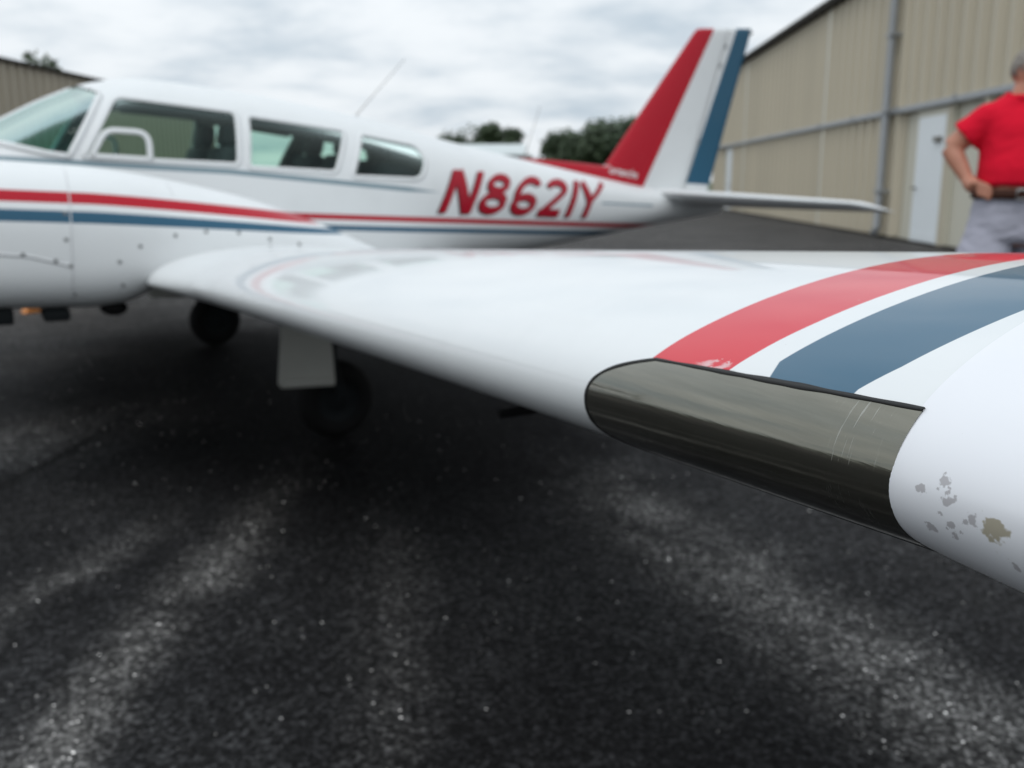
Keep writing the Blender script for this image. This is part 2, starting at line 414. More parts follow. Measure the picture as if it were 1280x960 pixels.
h2 = empty('hangar', (4.029, 35.497, 0), WANG)
tag(h2, 'brown ribbed metal hangar with dark eave beyond the cockpit windshield', 'hangar')
zt2 = 5.675
me2 = siding_mesh(PW, .06, zt2-.1, -1)
u = -12.0
while u < 21:
    hang('wall_panel', me2, M_tan2, h2, (u, 0, 0)); u += PW
box('wall_backing', (-12, .026, 0), (21.3, .12, zt2-.1), M_post, h2)
box('eave_gutter', (-12.2, -.22, zt2-.14), (21.6, .05, zt2), M_trim, h2, .02)
V = [(-12.2, -.2, zt2), (21.6, -.2, zt2), (21.6, 9, zt2+1.2), (-12.2, 9, zt2+1.2), (21.6, 18, zt2), (-12.2, 18, zt2)]
V2 = [(a, b, c-.07) for a, b, c in V]
mesh_ob('roof', V+V2, [(0, 1, 2, 3), (3, 2, 4, 5), (6, 9, 8, 7), (9, 11, 10, 8), (0, 6, 7, 1), (1, 7, 8, 2), (2, 8, 10, 4), (3, 9, 6, 0), (5, 11, 9, 3), (4, 10, 11, 5)], M_roof, h2, smooth=False)
box('end_wall', (21.0, .14, 0), (21.3, 17.8, zt2-.1), M_tan2, h2)

# low pale shed far behind the spine of the airplane
M_shed = plain('pale_shed', (.55, .60, .60), .5, var=.05)
sh = empty('shed', (41.0, 66.2, 0), math.radians(-30))
tag(sh, 'low pale metal shed in front of the far trees', 'shed')
box('wall', (-4.4, 0, 0), (3.1, 5, 3.3), M_shed, sh)
V = [(-4.7, -.4, 3.32), (3.4, -.4, 3.32), (3.4, 2.6, 4.25), (-4.7, 2.6, 4.25), (3.4, 5.4, 3.32), (-4.7, 5.4, 3.32)]
V2 = [(a, b, c+.08) for a, b, c in V]
mesh_ob('roof', V+V2, [(0, 1, 2, 3), (3, 2, 4, 5), (6, 9, 8, 7), (9, 11, 10, 8), (0, 6, 7, 1), (1, 7, 8, 2), (2, 8, 10, 4), (3, 9, 6, 0), (5, 11, 9, 3), (4, 10, 11, 5)], M_shed, sh, smooth=False)

# ---------------------------------------------------------------- trees
def leaf_material():
    m, t = material('leaves')
    oi = t.node('ShaderNodeObjectInfo').outputs['Random']
    f = t.noise(t.obj, .9, 3.0, .6)
    c = t.mix(f, (.018, .036, .014, 1), (.055, .085, .032, 1))
    c = t.mix(t.math('MULTIPLY', oi, .35), c, (.03, .06, .028, 1))
    t.put(t.b.inputs['Base Color'], c); t.b.inputs['Roughness'].default_value = .6
    return m
M_leaf = leaf_material(); M_bark = plain('bark', (.09, .07, .05), .9, var=.3)
def tree(name, x, y, H, Wd, label, seed, conic=0.0, leaves=3600):
    rg = random.Random(seed)
    o = empty(name, (x, y, 0)); tag(o, label, 'tree', 'trees beyond the apron')
    pts = []; lean = rg.uniform(-.3, .3)
    for i in range(7): pts.append((lean*i/6*.6+rg.uniform(-.06, .06), rg.uniform(-.06, .06), H*.82*i/6))
    parts = [tube_data(pts, [H*.028*(1-.8*i/6) for i in range(7)], 8)]
    clumps = []
    nb = 22
    for b in range(nb):
        f = rg.uniform(.28, 1.0); an = rg.uniform(0, 6.283)
        prof = math.sin(math.pi*min(1, (f-.18)/.86))**.6*(1-conic*f)
        R = Wd*.5*prof*rg.uniform(.45, 1.0)
        c = Vector((math.cos(an)*R, math.sin(an)*R, H*(f*.92+.02)))
        base = Vector((0, 0, c.z-H*.12-.2*R))
        if base.z > H*.1:
            parts.append(tube_data([base, base.lerp(c, .5)+Vector((0, 0, .1)), c], [H*.011, H*.007, H*.003], 5))
        clumps.append((c, Wd*.5*rg.uniform(.34, .52)*(1-.4*conic*f)))
    V, Fc = merge(parts); mesh_ob('trunk', V, Fc, M_bark, o)
    LV = []; LF = []
    per = leaves//nb
    for c, r in clumps:
        for q in range(per):
            d = Vector((rg.gauss(0, 1), rg.gauss(0, 1), rg.gauss(0, .8))).normalized()*r*rg.uniform(.35, 1.08)**.6
            p = c+d; s = rg.uniform(.16, .34)*(Wd/5)**.5
            a = Vector((rg.gauss(0, 1), rg.gauss(0, 1), rg.gauss(0, 1))).normalized(); b = a.orthogonal().normalized()
            k = len(LV); LV += [p-a*s, p+b*s*.6, p+a*s, p-b*s*.6+Vector((0, 0, s*.2))]; LF += [(k, k+1, k+2, k+3)]
    mesh_ob('crown', LV, LF, M_leaf, o, smooth=False)
tree('broadleaf_tree', 58.2, 103.3, 6.5, 8.0, 'lowest round tree at the left end of the far tree line above the spine', 1)
tree('pine_tree', 61.0, 101.9, 8.0, 5.6, 'pointed dark tree standing taller than its neighbours above the spine', 2, .5)
tree('broadleaf_tree', 63.3, 100.6, 7.4, 4.8, 'narrow dark tree beside the bright gap in the far tree line', 3, .3)
tree('broadleaf_tree', 56.0, 105.0, 6.2, 7.0, 'short tree mostly hidden behind the cabin roof', 4)
tree('broadleaf_tree', 69.4, 97.4, 6.2, 7.0, 'round tree to the right of the bright gap in the tree line', 5)
tree('broadleaf_tree', 72.0, 95.2, 7.6, 7.6, 'broad dark tree in the middle of the clump left of the fin', 6)
tree('broadleaf_tree', 74.6, 94.0, 8.2, 8.0, 'tall bushy tree just left of the red fin edge', 7)
tree('broadleaf_tree', 77.4, 92.4, 8.3, 8.0, 'tall tree partly hidden behind the red fin', 8)
tree('broadleaf_tree', 71.0, 99.4, 6.6, 8.0, 'low tree filling the back of the clump near the fin', 9)
tree('broadleaf_tree', 75.8, 97.0, 7.6, 8.6, 'background tree between the two tall ones near the fin', 10)
tree('broadleaf_tree', 8.4, 75.4, 11.0, 5.2, 'lone green treetop showing over the brown hangar roof', 11)

# ---------------------------------------------------------------- the airplane: coordinates x aft, y to the right wing, z up, in its own frame
NOSEUP = math.radians(3.0); BANK = math.radians(1.0); PIV = Vector((2.9, 0, 0))
AROT = Matrix.Rotation(NOSEUP, 4, 'Y') @ Matrix.Rotation(BANK, 4, 'X')
air = empty('airplane', PIV); air.rotation_euler = AROT.to_euler()
tag(air, 'white twin engine airplane with red and blue stripes parked on the asphalt apron', 'airplane')

def ac(name, V, F, mat, parent=None, smooth=True):
    V = np.asarray([tuple(v) for v in V], float) - np.array([2.9, 0, 0])
    return mesh_ob(name, V, F, mat, parent or air, smooth)
def to_local(wx, wy, wz): return AROT.inverted() @ (Vector((wx, wy, wz))-PIV) + PIV

WHITE = (.735, .755, .76, 1); RED = (.62, .004, .022, 1); RED_SHADED = (.43, .003, .017, 1); BLUE = (.028, .105, .175, 1)  # one red paint; side surfaces take a copy darkened to stand for shade
def paint(name, build=None, rough=.34, base=WHITE, coat=.08, spec=.24, crough=.035):
    """gloss aircraft paint; build(t, x, y, z, colour) adds the painted stripes"""
    m, t = material(name)
    x, y, z = t.xyz(t.obj); x = t.math('ADD', x, 2.9)
    dirt = t.noise(t.obj, 3.0, 5.0, .62); fine = t.noise(t.mapv(t.obj, scale=(6, 6, 18)), 2.0, 4.0, .6)
    c = t.mix(t.ramp(dirt, .45, .85), base, tuple(v*.93 for v in base[:3])+(1,))
    if build: c = build(t, x, y, z, c)
    c = t.mix(t.math('MULTIPLY', t.ramp(fine, .55, .9), .06), c, (.35, .34, .30, 1))
    t.put(t.b.inputs['Base Color'], c)
    t.put(t.b.inputs['Roughness'], t.math('MULTIPLY_ADD', dirt, .10, rough))
    t.b.inputs['Coat Weight'].default_value = coat; t.b.inputs['Coat Roughness'].default_value = crough; t.b.inputs['Specular IOR Level'].default_value = spec
    t.put(t.b.inputs['Normal'], t.bump(t.noise(t.obj, 2.6, 3.0, .45), .14, .03))
    return m, t

def fus_paint(t, x, y, z, c):
    xm = t.math('LESS_THAN', x, 6.75)
    c = t.mix(t.math('MULTIPLY', t.band(z, 1.066, 1.097, .002), xm), c, RED_SHADED)
    c = t.mix(t.math('MULTIPLY', t.band(z, 1.006, 1.036, .002), t.math('LESS_THAN', x, 6.45)), c, BLUE)
    ctr = t.math('SUBTRACT', 1.298, t.math('MULTIPLY', t.math('MAXIMUM', t.math('SUBTRACT', x, 3.25), 0.0), .040))
    hw = t.math('MINIMUM', .0135, t.math('MULTIPLY', t.math('SUBTRACT', 4.53, x), .06))
    d = t.math('ABSOLUTE', t.math('SUBTRACT', z, ctr))
    c = t.mix(t.ramp(t.math('SUBTRACT', hw, d), -.002, .002), c, (.20, .28, .32, 1))
    m2 = t.math('MULTIPLY', t.band(z, 1.224, 1.239), t.band(x, 5.88, 6.40))
    return t.mix(m2, c, (.22, .30, .35, 1))
M_fus, _ = paint('fuselage_paint', fus_paint)
M_white, _ = paint('white_paint')

def nac_paint(t, x, y, z, c):
    q = t.math('POWER', t.math('MAXIMUM', t.math('SUBTRACT', x, 2.4), 0.0), 1.3)
    a = t.math('MULTIPLY_ADD', q, -.065, 1.189); b = t.math('MULTIPLY_ADD', q, -.060, 1.150)
    c = t.mix(t.band(t.math('SUBTRACT', z, b), 0.0, t.math('SUBTRACT', a, b), .002), c, RED_SHADED)
    a2 = t.math('MULTIPLY_ADD', q, -.047, 1.1245); b2 = t.math('MULTIPLY_ADD', q, -.026, 1.083)
    return t.mix(t.band(t.math('SUBTRACT', z, b2), 0.0, t.math('SUBTRACT', a2, b2), .002), c, BLUE)
M_nac, _ = paint('nacelle_paint', nac_paint)

def wing_paint(t, x, y, z, c):
    yy = t.math('ABSOLUTE', y)
    e = t.math('SUBTRACT', 1.0, t.math('EXPONENT', t.math('MULTIPLY', t.math('SUBTRACT', x, 2.44), -13.0)))
    s = t.math('MULTIPLY', t.math('MAXIMUM', e, 0.0), .056)
    v = t.math('SUBTRACT', yy, s)
    wob = t.math('MULTIPLY', t.math('SUBTRACT', t.noise(t.obj, 30, 2.0), .5), .0016)
    v = t.math('ADD', v, wob)
    rm = t.band(v, 5.186, 5.287, .0006)
    chip = t.noise(t.mapv(t.obj, scale=(140, 60, 60)), 1.0, 5.0, .7)
    pale_mask = t.math('MULTIPLY', t.band(t.math('ADD', yy, t.math('MULTIPLY', t.math('SUBTRACT', chip, .5), .03)), 5.258, 5.296, .010), t.math('LESS_THAN', t.math('ADD', x, t.math('MULTIPLY', chip, .014)), 2.4635))  # red worn thin beside the lens
    flk = t.ramp(t.noise(t.mapv(t.obj, scale=(120, 60, 60)), 1.0, 4.0, .7), .44, .54)
    rm = t.math('MULTIPLY', rm, t.math('SUBTRACT', 1.0, t.math('MULTIPLY', t.math('MULTIPLY', pale_mask, flk), .55)))
    v2 = t.math('SUBTRACT', yy, t.math('MULTIPLY', s, .85))
    front = t.math('MULTIPLY', t.math('MAXIMUM', t.math('SUBTRACT', 2.458, x), 0.0), 1.0)
    bm_ = t.band(v2, t.math('MULTIPLY_ADD', front, .9, 5.322), t.math('MULTIPLY_ADD', front, -.2, 5.416), .0006)
    c = t.mix(rm, c, RED); c = t.mix(bm_, c, BLUE)
    sm = t.math('MULTIPLY', t.math('GREATER_THAN', t.noise(t.obj, 55, 2.0, .5), .745), t.math('LESS_THAN', t.noise(t.obj, 7, 2.0), .5))
    return t.mix(t.math('MULTIPLY', sm, .18), c, (.45, .44, .42, 1))
M_wing, _ = paint('wing_paint', wing_paint, rough=.32, coat=.52, spec=.22, crough=.055)

def fin_paint(t, x, y, z, c):
    a = t.math('MULTIPLY_ADD', z, .4803, 6.421-1.383*.4803)
    b = t.math('MULTIPLY_ADD', z, .3246, 6.835-1.418*.3246)
    c = t.mix(t.ramp(t.math('SUBTRACT', a, x), -.002, .002), c, RED_SHADED)
    return t.mix(t.math('MULTIPLY', t.ramp(t.math('SUBTRACT', x, b), -.002, .002), t.ramp(z, 1.408, 1.412)), c, BLUE)
M_fin, _ = paint('fin_paint', fin_paint)
M_red, _ = paint('red_paint', base=RED_SHADED)

M_black = plain('black_rubber', (.006, .006, .006), .8, spec=.15)
M_seal = plain('black_sealant', (.006, .006, .006), .6)
M_metal = plain('bare_metal', (.45, .45, .44), .3, metal=.9)
M_screw = plain('screw_metal', (.24, .25, .25), .5, metal=.3)
M_shade_grime = plain('shaded_grimy_metal', (.012, .014, .015), .8, spec=.1)  # grimy metal, blackened further to paint in the shade around the main gear
M_seat = plain('seat_cloth', (.035, .04, .05), .85)
M_lining = plain('cabin_lining', (.17, .18, .18), .8)
M_panel = plain('instrument_panel', (.03, .03, .035), .6)
M_gdoor = plain('gear_door_paint', (.33, .33, .30), .5)

def glass_material(nm, tint, refl=.9):
    m = bpy.data.materials.new(nm); m.use_nodes = True; t = NT(m.node_tree); t.n.clear()
    tr = t.node('ShaderNodeBsdfTransparent'); tr.inputs[0].default_value = tint
    gl = t.node('ShaderNodeBsdfGlossy'); gl.inputs['Roughness'].default_value = .03; gl.inputs['Color'].default_value = (.85, 1.0, .96, 1)
    fr = t.node('ShaderNodeFresnel'); fr.inputs[0].default_value = 1.33
    mx = t.node('ShaderNodeMixShader'); t.put(mx.inputs[0], t.math('MULTIPLY_ADD', fr.outputs[0], refl, .0, clamp=True))
    t.l.new(tr.outputs[0], mx.inputs[1]); t.l.new(gl.outputs[0], mx.inputs[2])
    o = t.node('ShaderNodeOutputMaterial'); t.l.new(mx.outputs[0], o.inputs[0]); return m
M_glass = glass_material('tinted_glass', (.68, .84, .76, 1)); M_wglass = glass_material('windshield_glass', (.44, .75, .68, 1), .55)

# ---- fuselage with window openings
def inpoly(px, pz, poly):
    c = np.zeros(px.shape, bool); n = len(poly)
    for i in range(n):
        x1, z1 = poly[i]; x2, z2 = poly[(i+1) % n]
        cond = ((z1 > pz) != (z2 > pz)) & (px < (x2-x1)*(pz-z1)/((z2-z1) if z2 != z1 else 1e-9)+x1)
        c ^= cond
    return c
def rounded(poly, r, n=6):
    out = []; N = len(poly); rr = r if isinstance(r, (list, tuple)) else [r]*N
    for i in range(N):
        p = Vector(poly[i]); a = Vector(poly[i-1]); b = Vector(poly[(i+1) % N])
        ra = min(rr[i], (a-p).length*.45, (b-p).length*.45)
        s = p+(a-p).normalized()*ra; e = p+(b-p).normalized()*ra
        for k in range(n+1):
            f = k/n; out.append(tuple((s.lerp(p, f)).lerp(p.lerp(e, f), f)))
    return out
WIN = [rounded([(2.715, 1.643), (3.318, 1.615), (3.305, 1.334), (2.545, 1.327)], [.05, .04, .03, .02]),
       rounded([(3.372, 1.602), (3.94, 1.566), (3.852, 1.326), (3.352, 1.325)], [.03, .04, .03, .03]),
       rounded([(4.035, 1.556), (4.41, 1.517), (4.452, 1.43), (4.40, 1.314), (3.945, 1.308)], [.03, .06, .06, .06, .03])]
WSH = [(1.76, 1.338), (2.0, 1.378), (2.19, 1.372), (2.39, 1.335), (2.485, 1.327), (2.655, 1.648), (2.56, 1.70), (2.40, 1.82), (1.6, 1.82), (1.60, 1.34)]

xs = np.concatenate([np.linspace(0, 1.55, 28)[:-1], np.linspace(1.55, 4.6, 205)[:-1], np.linspace(4.6, 7.22, 48)])
NA_ = 168
an = np.linspace(0, 2*np.pi, NA_, endpoint=False)
G = np.array([fus_pt(np.full_like(an, x), an) for x in xs])
def fus_y(x, z):
    zb, zt, w_, zc, nt, nb = [float(v) for v in fus(np.array([x], float)) for v in [v[0]]]
    up_ = z >= zc; h_ = (zt-zc) if up_ else (zc-zb); n_ = nt if up_ else nb
    q = min(1.0, abs(z-zc)/max(h_, 1e-6)); return w_*(max(0.0, 1-q**n_))**(1/n_)
FA = np.array(grid_faces(len(xs), NA_, wrap=True))
Vf = G.reshape(-1, 3); cen = Vf[FA].mean(1)
wid = np.full(len(FA), -1)
for i, pl in enumerate(WIN):
    ins = inpoly(cen[:, 0], cen[:, 2], pl) & (np.abs(cen[:, 1]) > .2)
    wid[ins & (cen[:, 1] < 0)] = i*2; wid[ins & (cen[:, 1] > 0)] = i*2+1
wid[inpoly(cen[:, 0], cen[:, 2], WSH)] = 9
def sub(Vv, Ff):
    Ff = np.asarray(Ff); ids = np.unique(Ff); mp = -np.ones(len(Vv), int); mp[ids] = np.arange(len(ids)); return Vv[ids], mp[Ff]
skin_f = [tuple(f) for f in FA[wid < 0]]
cap0 = tuple(range(NA_)); capn = tuple(range(len(Vf)-1, len(Vf)-1-NA_, -1))
fo = ac('fuselage', Vf, skin_f+[cap0, capn], M_fus)
def inward(d):
    c = np.array([[x, 0, 1.15] for x in xs])[:, None, :]; v = G-c; L = np.linalg.norm(v, axis=2, keepdims=True); return (G-v/L*d).reshape(-1, 3)
Vl = inward(.035)
xi = (cen[:, 0] > 1.72) & (cen[:, 0] < 4.55)
vv, ff = sub(Vl, FA[(wid < 0) & xi]); ac('cabin_lining', vv, ff, M_lining)
for xb, nm in ((1.735, 'firewall'), (4.54, 'rear_bulkhead')):
    k = int(np.argmin(abs(xs-xb))); ring = Vl.reshape(len(xs), NA_, 3)[k]; ac(nm, ring, [tuple(range(NA_))], M_lining)
Vg = inward(.006)

def outline_frame(name, poly, hw, raise_, parent, mat, side=-1, closed=True):
    n = len(poly); P_ = [Vector(p) for p in poly]; V = []; F = []
    for i in range(n):
        a = P_[i-1] if (closed or i) else P_[i]; b = P_[(i+1) % n] if (closed or i < n-1) else P_[i]
        tg = (b-a).normalized(); nr = Vector((-tg.y, tg.x))
        for (o, r) in ((-hw, -.012), (-hw, raise_), (hw, raise_), (hw, -.012)):
            q = P_[i]+nr*o; V.append((q.x, side*(fus_y(q.x, q.y)+r), q.y))
    for i in range(n if closed else n-1):
        j = (i+1) % n
        for k in range(4): F.append((i*4+k, i*4+(k+1) % 4, j*4+(k+1) % 4, j*4+k))
    return ac(name, V, F, mat, parent)
def densify(poly, step=.02, closed=True):
    out = []; n = len(poly)
    for i in range(n if closed else n-1):
        a = Vector(poly[i]); b = Vector(poly[(i+1) % n]); m = max(1, int((b-a).length/step))
        for k in range(m): out.append(tuple(a.lerp(b, k/m)))
    if not closed: out.append(tuple(poly[-1]))
    return out
for i in range(3):
    for sd in (0, 1):
        vv, ff = sub(Vg, FA[wid == i*2+sd]); s_ = -1 if sd == 0 else 1
        o = ac('side_window', vv, ff, M_glass)
        outline_frame('window_frame', densify(WIN[i]), .013, .003, o, M_white, s_)
        if i == 0:
            outline_frame('vent_window_frame', densify(rounded([(2.585, 1.335), (2.655, 1.468), (2.855, 1.468), (2.858, 1.335)], [.01, .05, .06, .01]), .015, True), .0135, .009, o, M_white, s_)
vv, ff = sub(Vg, FA[wid == 9]); ws = ac('windshield', vv, ff, M_wglass)
for s_ in (-1, 1):
    outline_frame('windshield_frame', densify([(1.95, 1.37), (2.1, 1.378), (2.19, 1.372), (2.39, 1.335), (2.485, 1.327), (2.655, 1.648)], .02, False), .014, .006, ws, M_white, s_, closed=False)
tube('windshield_post', [Vector((x, 0, float(fus(np.array([x]))[1][0])-.01))-PIV for x in np.linspace(1.78, 2.56, 14)], .016, M_white, ws, 8)

# ---- cabin fittings
def rbox(name, lo, hi, mat, parent, bev=.03, rot=None):
    bm = bmesh.new(); bm_box(bm, lo, hi, bev)
    if rot:
        c = Vector([(lo[i]+hi[i])/2 for i in range(3)])
        bmesh.ops.rotate(bm, verts=bm.verts, cent=(c.x, c.y, lo[2]), matrix=Matrix.Rotation(rot, 3, 'Y'))
    bmesh.ops.translate(bm, verts=bm.verts, vec=-PIV); return bm_ob(name, bm, mat, parent)
rbox('instrument_panel', (2.06, -.48, 1.05), (2.16, .48, 1.40), M_panel, air, .02)
for y in (-.28, .28):
    tube('control_yoke', [Vector(p)-PIV for p in [(2.16, y, 1.22), (2.36, y, 1.22), (2.37, y-.12, 1.24), (2.36, y-.14, 1.34)]], .014, M_panel, air, 8)
for x in (2.98, 3.66):
    for y in (-.29, .29):
        st = rbox('seat', (x-.28, y-.23, .92), (x+.22, y+.23, 1.08), M_seat, air)
        rbox('seat_back', (x+.20, y-.22, 1.02), (x+.30, y+.22, 1.44), M_seat, st, .04, .18)
        rbox('headrest', (x+.29, y-.12, 1.43), (x+.37, y+.12, 1.57), M_seat, st, .035, .15)
rbox('baggage', (4.18, -.32, 1.05), (4.5, .3, 1.42), M_seat, air, .08)
rbox('cabin_floor', (1.8, -.5, .86), (4.5, .5, .90), M_lining, air, .01)

# ---- registration letters on the left side, painted as thin film following the skin
M_regred, _ = paint('registration_red', base=(.36, .003, .017, 1))
M_shadow = plain('registration_shadow', (.02, .008, .012), .5)
def ribbon(pts, wd, closed=False):
    n = len(pts); P_ = [Vector(p) for p in pts]; L = []
    for i in range(n):
        a = P_[i-1] if (closed or i) else P_[i]; b = P_[(i+1) % n] if (closed or i < n-1) else P_[i]
        t_ = (b-a).normalized(); nr = Vector((-t_.y, t_.x)); L.append((P_[i]+nr*wd/2, P_[i], P_[i]-nr*wd/2))
    return L, closed
def arc(cx, cz, rx, rz, a0, a1, n=28): return [(cx+rx*math.cos(math.radians(a0+(a1-a0)*i/n)), cz+rz*math.sin(math.radians(a0+(a1-a0)*i/n))) for i in range(n+1)]
def line(a, b, n=12): return [tuple(Vector(a).lerp(Vector(b), i/n)) for i in range(n+1)]
SW = .052
GLY = {  # x0 on the baseline, height, strokes in (u metres, v 0..1 of height)
 'N': (4.515, .262, [(line((.03, 0), (.03, 1)), .062), (line((.045, .97), (.205, .03)), .070), (line((.215, 0), (.215, 1)), .055)]),
 '8': (4.795, .258, [(arc(.10, .745, .066, .165, 0, 360), .050), (arc(.10, .285, .080, .195, 0, 360), .052)]),
 '6': (5.045, .254, [(arc(.10, .285, .078, .19, 0, 360), .052), (arc(.115, .56, .094, .35, 205, 62), .052), (arc(.11, .76, .066, .155, 90, 5, 12), .050)]),
 '2': (5.285, .250, [(arc(.098, .72, .075, .185, 165, -35), .052), (line((.155, .60), (.035, .12)), .052), (line((.005, .095), (.19, .095)), .054)]),
 '1': (5.532, .246, [(line((.028, 0), (.028, 1)), .054)]),
 'Y': (5.600, .242, [(line((.115, 0), (.115, .48)), .052), (line((.115, .46), (.015, 1)), .050), (line((.115, .46), (.215, 1)), .046)])}
for ch, (x0, hh, strokes) in GLY.items():
    V = []; F = []; MI = []
    for mi, (dx, dz, rs) in enumerate(((0, 0, .0030), (-.014, -.010, .0016))):
        for si, (pts, wd) in enumerate(strokes):
            # resample in real units, widen, then slant
            real = [(p[0], p[1]*hh) for p in pts]; L, _c = ribbon(real, wd*.90)
            b0 = len(V)
            for tri in L:
                for q in tri:
                    x = x0+q.x+.47*q.y+dx; z = 1.128+q.y+dz
                    V.append((x, -(fus_y(x, z)+rs+.0003*si), z))
            for i in range(len(L)-1):
                for k in range(2): F.append((b0+i*3+k, b0+(i+1)*3+k, b0+(i+1)*3+k+1, b0+i*3+k+1)); MI.append(mi)
    o = ac('registration_letter', V, F, [M_regred, M_shadow], fo)
    o.data.polygons.foreach_set('material_index', MI)

# ---- wings
def wing_fil(yy, u, nac=True):
    p = wing_pt(yy, u)
    e = np.clip((2.46-yy)/.38, 0, 1)**2
    p[..., 0] -= .11*e*(1-u*u)
    zc_ = wing_pt(yy, u*0)[..., 2]
    p[..., 2] = zc_+(p[..., 2]-zc_)*np.where(u > 0, 1+.10*e*np.exp(-(u/.35)**2), 1-.45*e*np.exp(-(u/.45)**2))+.012*e
    return p
ys_ = np.concatenate([np.linspace(.40, 2.0, 16)[:-1], np.linspace(2.0, 2.6, 24)[:-1], np.linspace(2.6, 4.9, 40)[:-1], np.linspace(4.9, 5.463, 40)])
us_ = np.concatenate([-np.linspace(1, .3, 26)[:-1], np.linspace(-.3, .3, 61)[:-1], np.linspace(.3, 1, 36)])
WG = np.array([wing_fil(np.full_like(us_, y), us_) for y in ys_])
wf = grid_faces(len(ys_), len(us_))
n_u = len(us_)
wing = ac('wing', WG.reshape(-1, 3), wf, M_wing)
WR = WG.copy(); WR[..., 1] *= -1
ac('wing', WR.reshape(-1, 3), [f[::-1] for f in wf], M_wing)

def wnorm(yy, u):
    d = 1e-3; a = wing_fil(yy+d, u)-wing_fil(yy-d, u); b = wing_fil(yy, u+d)-wing_fil(yy, u-d)
    n = np.cross(a, b); n /= np.linalg.norm(n, axis=-1, keepdims=True); return n
def woff(yy, u, d):
    n = wnorm(yy, u); s = np.sign(np.sum(n*np.stack([u*0-1+np.abs(u)*.9, u*0, np.sign(u)+1e-3], -1), -1, keepdims=True)); return wing_fil(yy, u)+n*s*d
U0, U1, Y0, Y1 = -.215, .1233, 5.1316, 5.4655
def lens_in(u): v = (u-(U0+U1)/2)/((U1-U0)/2); return Y0+.075*np.abs(v)**4.0
def lens_material():
    m, t = material('smoked_lens')
    x, y, z = t.xyz(t.obj)
    st = t.noise(t.mapv(t.obj, scale=(60, 3.0, 160)), 1.0, 4.0, .65); sp = t.noise(t.obj, 260, 3.0, .6)
    c = t.mix(st, (.125, .122, .095, 1), (.225, .218, .18, 1))
    # fine scratches near the outer end
    sc_ = t.noise(t.mapv(t.obj, scale=(28, 700, 28)), 1.0, 3.0, .7); mk = t.noise(t.obj, 45, 2.0)
    sm = t.math('MULTIPLY', t.math('MULTIPLY', t.ramp(sc_, .60, .68), t.band(y, -5.452, -5.415, .008)), t.ramp(mk, .42, .56))
    c = t.mix(t.math('MULTIPLY', sm, .30), c, (.70, .70, .67, 1))
    dust = t.ramp(sp, .70, .76); c = t.mix(t.math('MULTIPLY', dust, .15), c, (.5, .48, .42, 1))
    t.put(t.b.inputs['Base Color'], c); t.b.inputs['Metallic'].default_value = .92
    t.put(t.b.inputs['Roughness'], t.math('ADD', t.math('MULTIPLY_ADD', st, .08, .07), t.math('MULTIPLY', sm, .3)))
    t.b.inputs['Coat Weight'].default_value = .6; t.b.inputs['Coat Roughness'].default_value = .03
    t.put(t.b.inputs['Normal'], t.bump(st, .04, .004))
    return m
M_lens = lens_material()
ul = np.linspace(U0, U1, 60); tl = np.linspace(0, 1, 50)
LG = np.array([[woff(np.array([lens_in(u)+(Y1-lens_in(u))*t_]), np.array([u]), .0016)[0] for u in ul] for t_ in tl])
lens = ac('leading_edge_lens', LG.reshape(-1, 3), grid_faces(50, 60), M_lens, wing)
# sealant: a dark bead along the top edge, round the inboard end and along the bottom
loop = [(Y1-(Y1-lens_in(U1))*f, U1) for f in np.linspace(0, 1, 50)]+[(lens_in(u), u) for u in np.linspace(U1, U0, 60)[1:]]+[(lens_in(U0)+(Y1-lens_in(U0))*f, U0) for f in np.linspace(0, 1, 30)[1:]]
V = []; F = []
for i, (y_, u_) in enumerate(loop):
    q = woff(np.array([y_]), np.array([u_]), .0008)[0]; a = np.array(woff(np.array([loop[max(0, i-1)][0]]), np.array([loop[max(0, i-1)][1]]), .0008)[0]); b = np.array(woff(np.array([loop[min(len(loop)-1, i+1)][0]]), np.array([loop[min(len(loop)-1, i+1)][1]]), .0008)[0])
    nn_ = Vector(q-wing_fil(np.array([y_]), np.array([u_]))[0]).normalized(); tg = Vector(b-a).normalized(); sd_ = tg.cross(nn_).normalized()
    f = i/50
    hw = (.0012+.0010*max(0, 1-abs(f-.45)/.40)) if f < 1 else .0014
    hw *= 1+.22*math.sin(i*.61)*math.sin(i*.23+1)
    q = Vector(q)
    for (s1, hgt) in ((-1, -.0005), (-1, .0014), (1, .0014), (1, -.0005)): V.append(q+sd_*hw*s1+nn_*hgt)
for i in range(len(loop)-1):
    for k in range(4): F.append((i*4+k, i*4+(k+1) % 4, (i+1)*4+(k+1) % 4, (i+1)*4+k))
ac('lens_sealant', V, F, M_seal, lens)

# ---- tip tanks
TS = TANK_STATIONS
def tank_pt(yy, m, e, u):
    p = wing_pt(np.minimum(yy, 5.60), u); p[..., 1] = -yy
    up_ = wing_pt(np.minimum(yy, 5.60), np.abs(u))[..., 2]; lo_ = wing_pt(np.minimum(yy, 5.60), -np.abs(u))[..., 2]; zc_ = (up_+lo_)/2
    mu = np.where((u > 0) & (m > 1), 1+(m-1)*.04, m); e = e*np.where((u > 0) & (m > 1), np.clip(1-u/.25, 0, 1), 1)
    p[..., 2] = zc_+(p[..., 2]-zc_)*mu; p[..., 0] -= e*(1-1.6*u*u); return p
yt = np.concatenate([[r[0] for r in TS][:2], np.linspace(TS[1][0], TS[-1][0], 46)[1:]])
ut = np.concatenate([-np.linspace(1, .35, 20)[:-1], np.linspace(-.35, .35, 61)[:-1], np.linspace(.35, 1, 20)])
TG = []
for y_ in yt:
    m_ = float(smooth([r[0] for r in TS], [r[1] for r in TS], np.array([y_]))[0]); e_ = float(smooth([r[0] for r in TS], [r[2] for r in TS], np.array([y_]))[0])
    TG.append(tank_pt(np.full_like(ut, y_), m_, e_, ut))
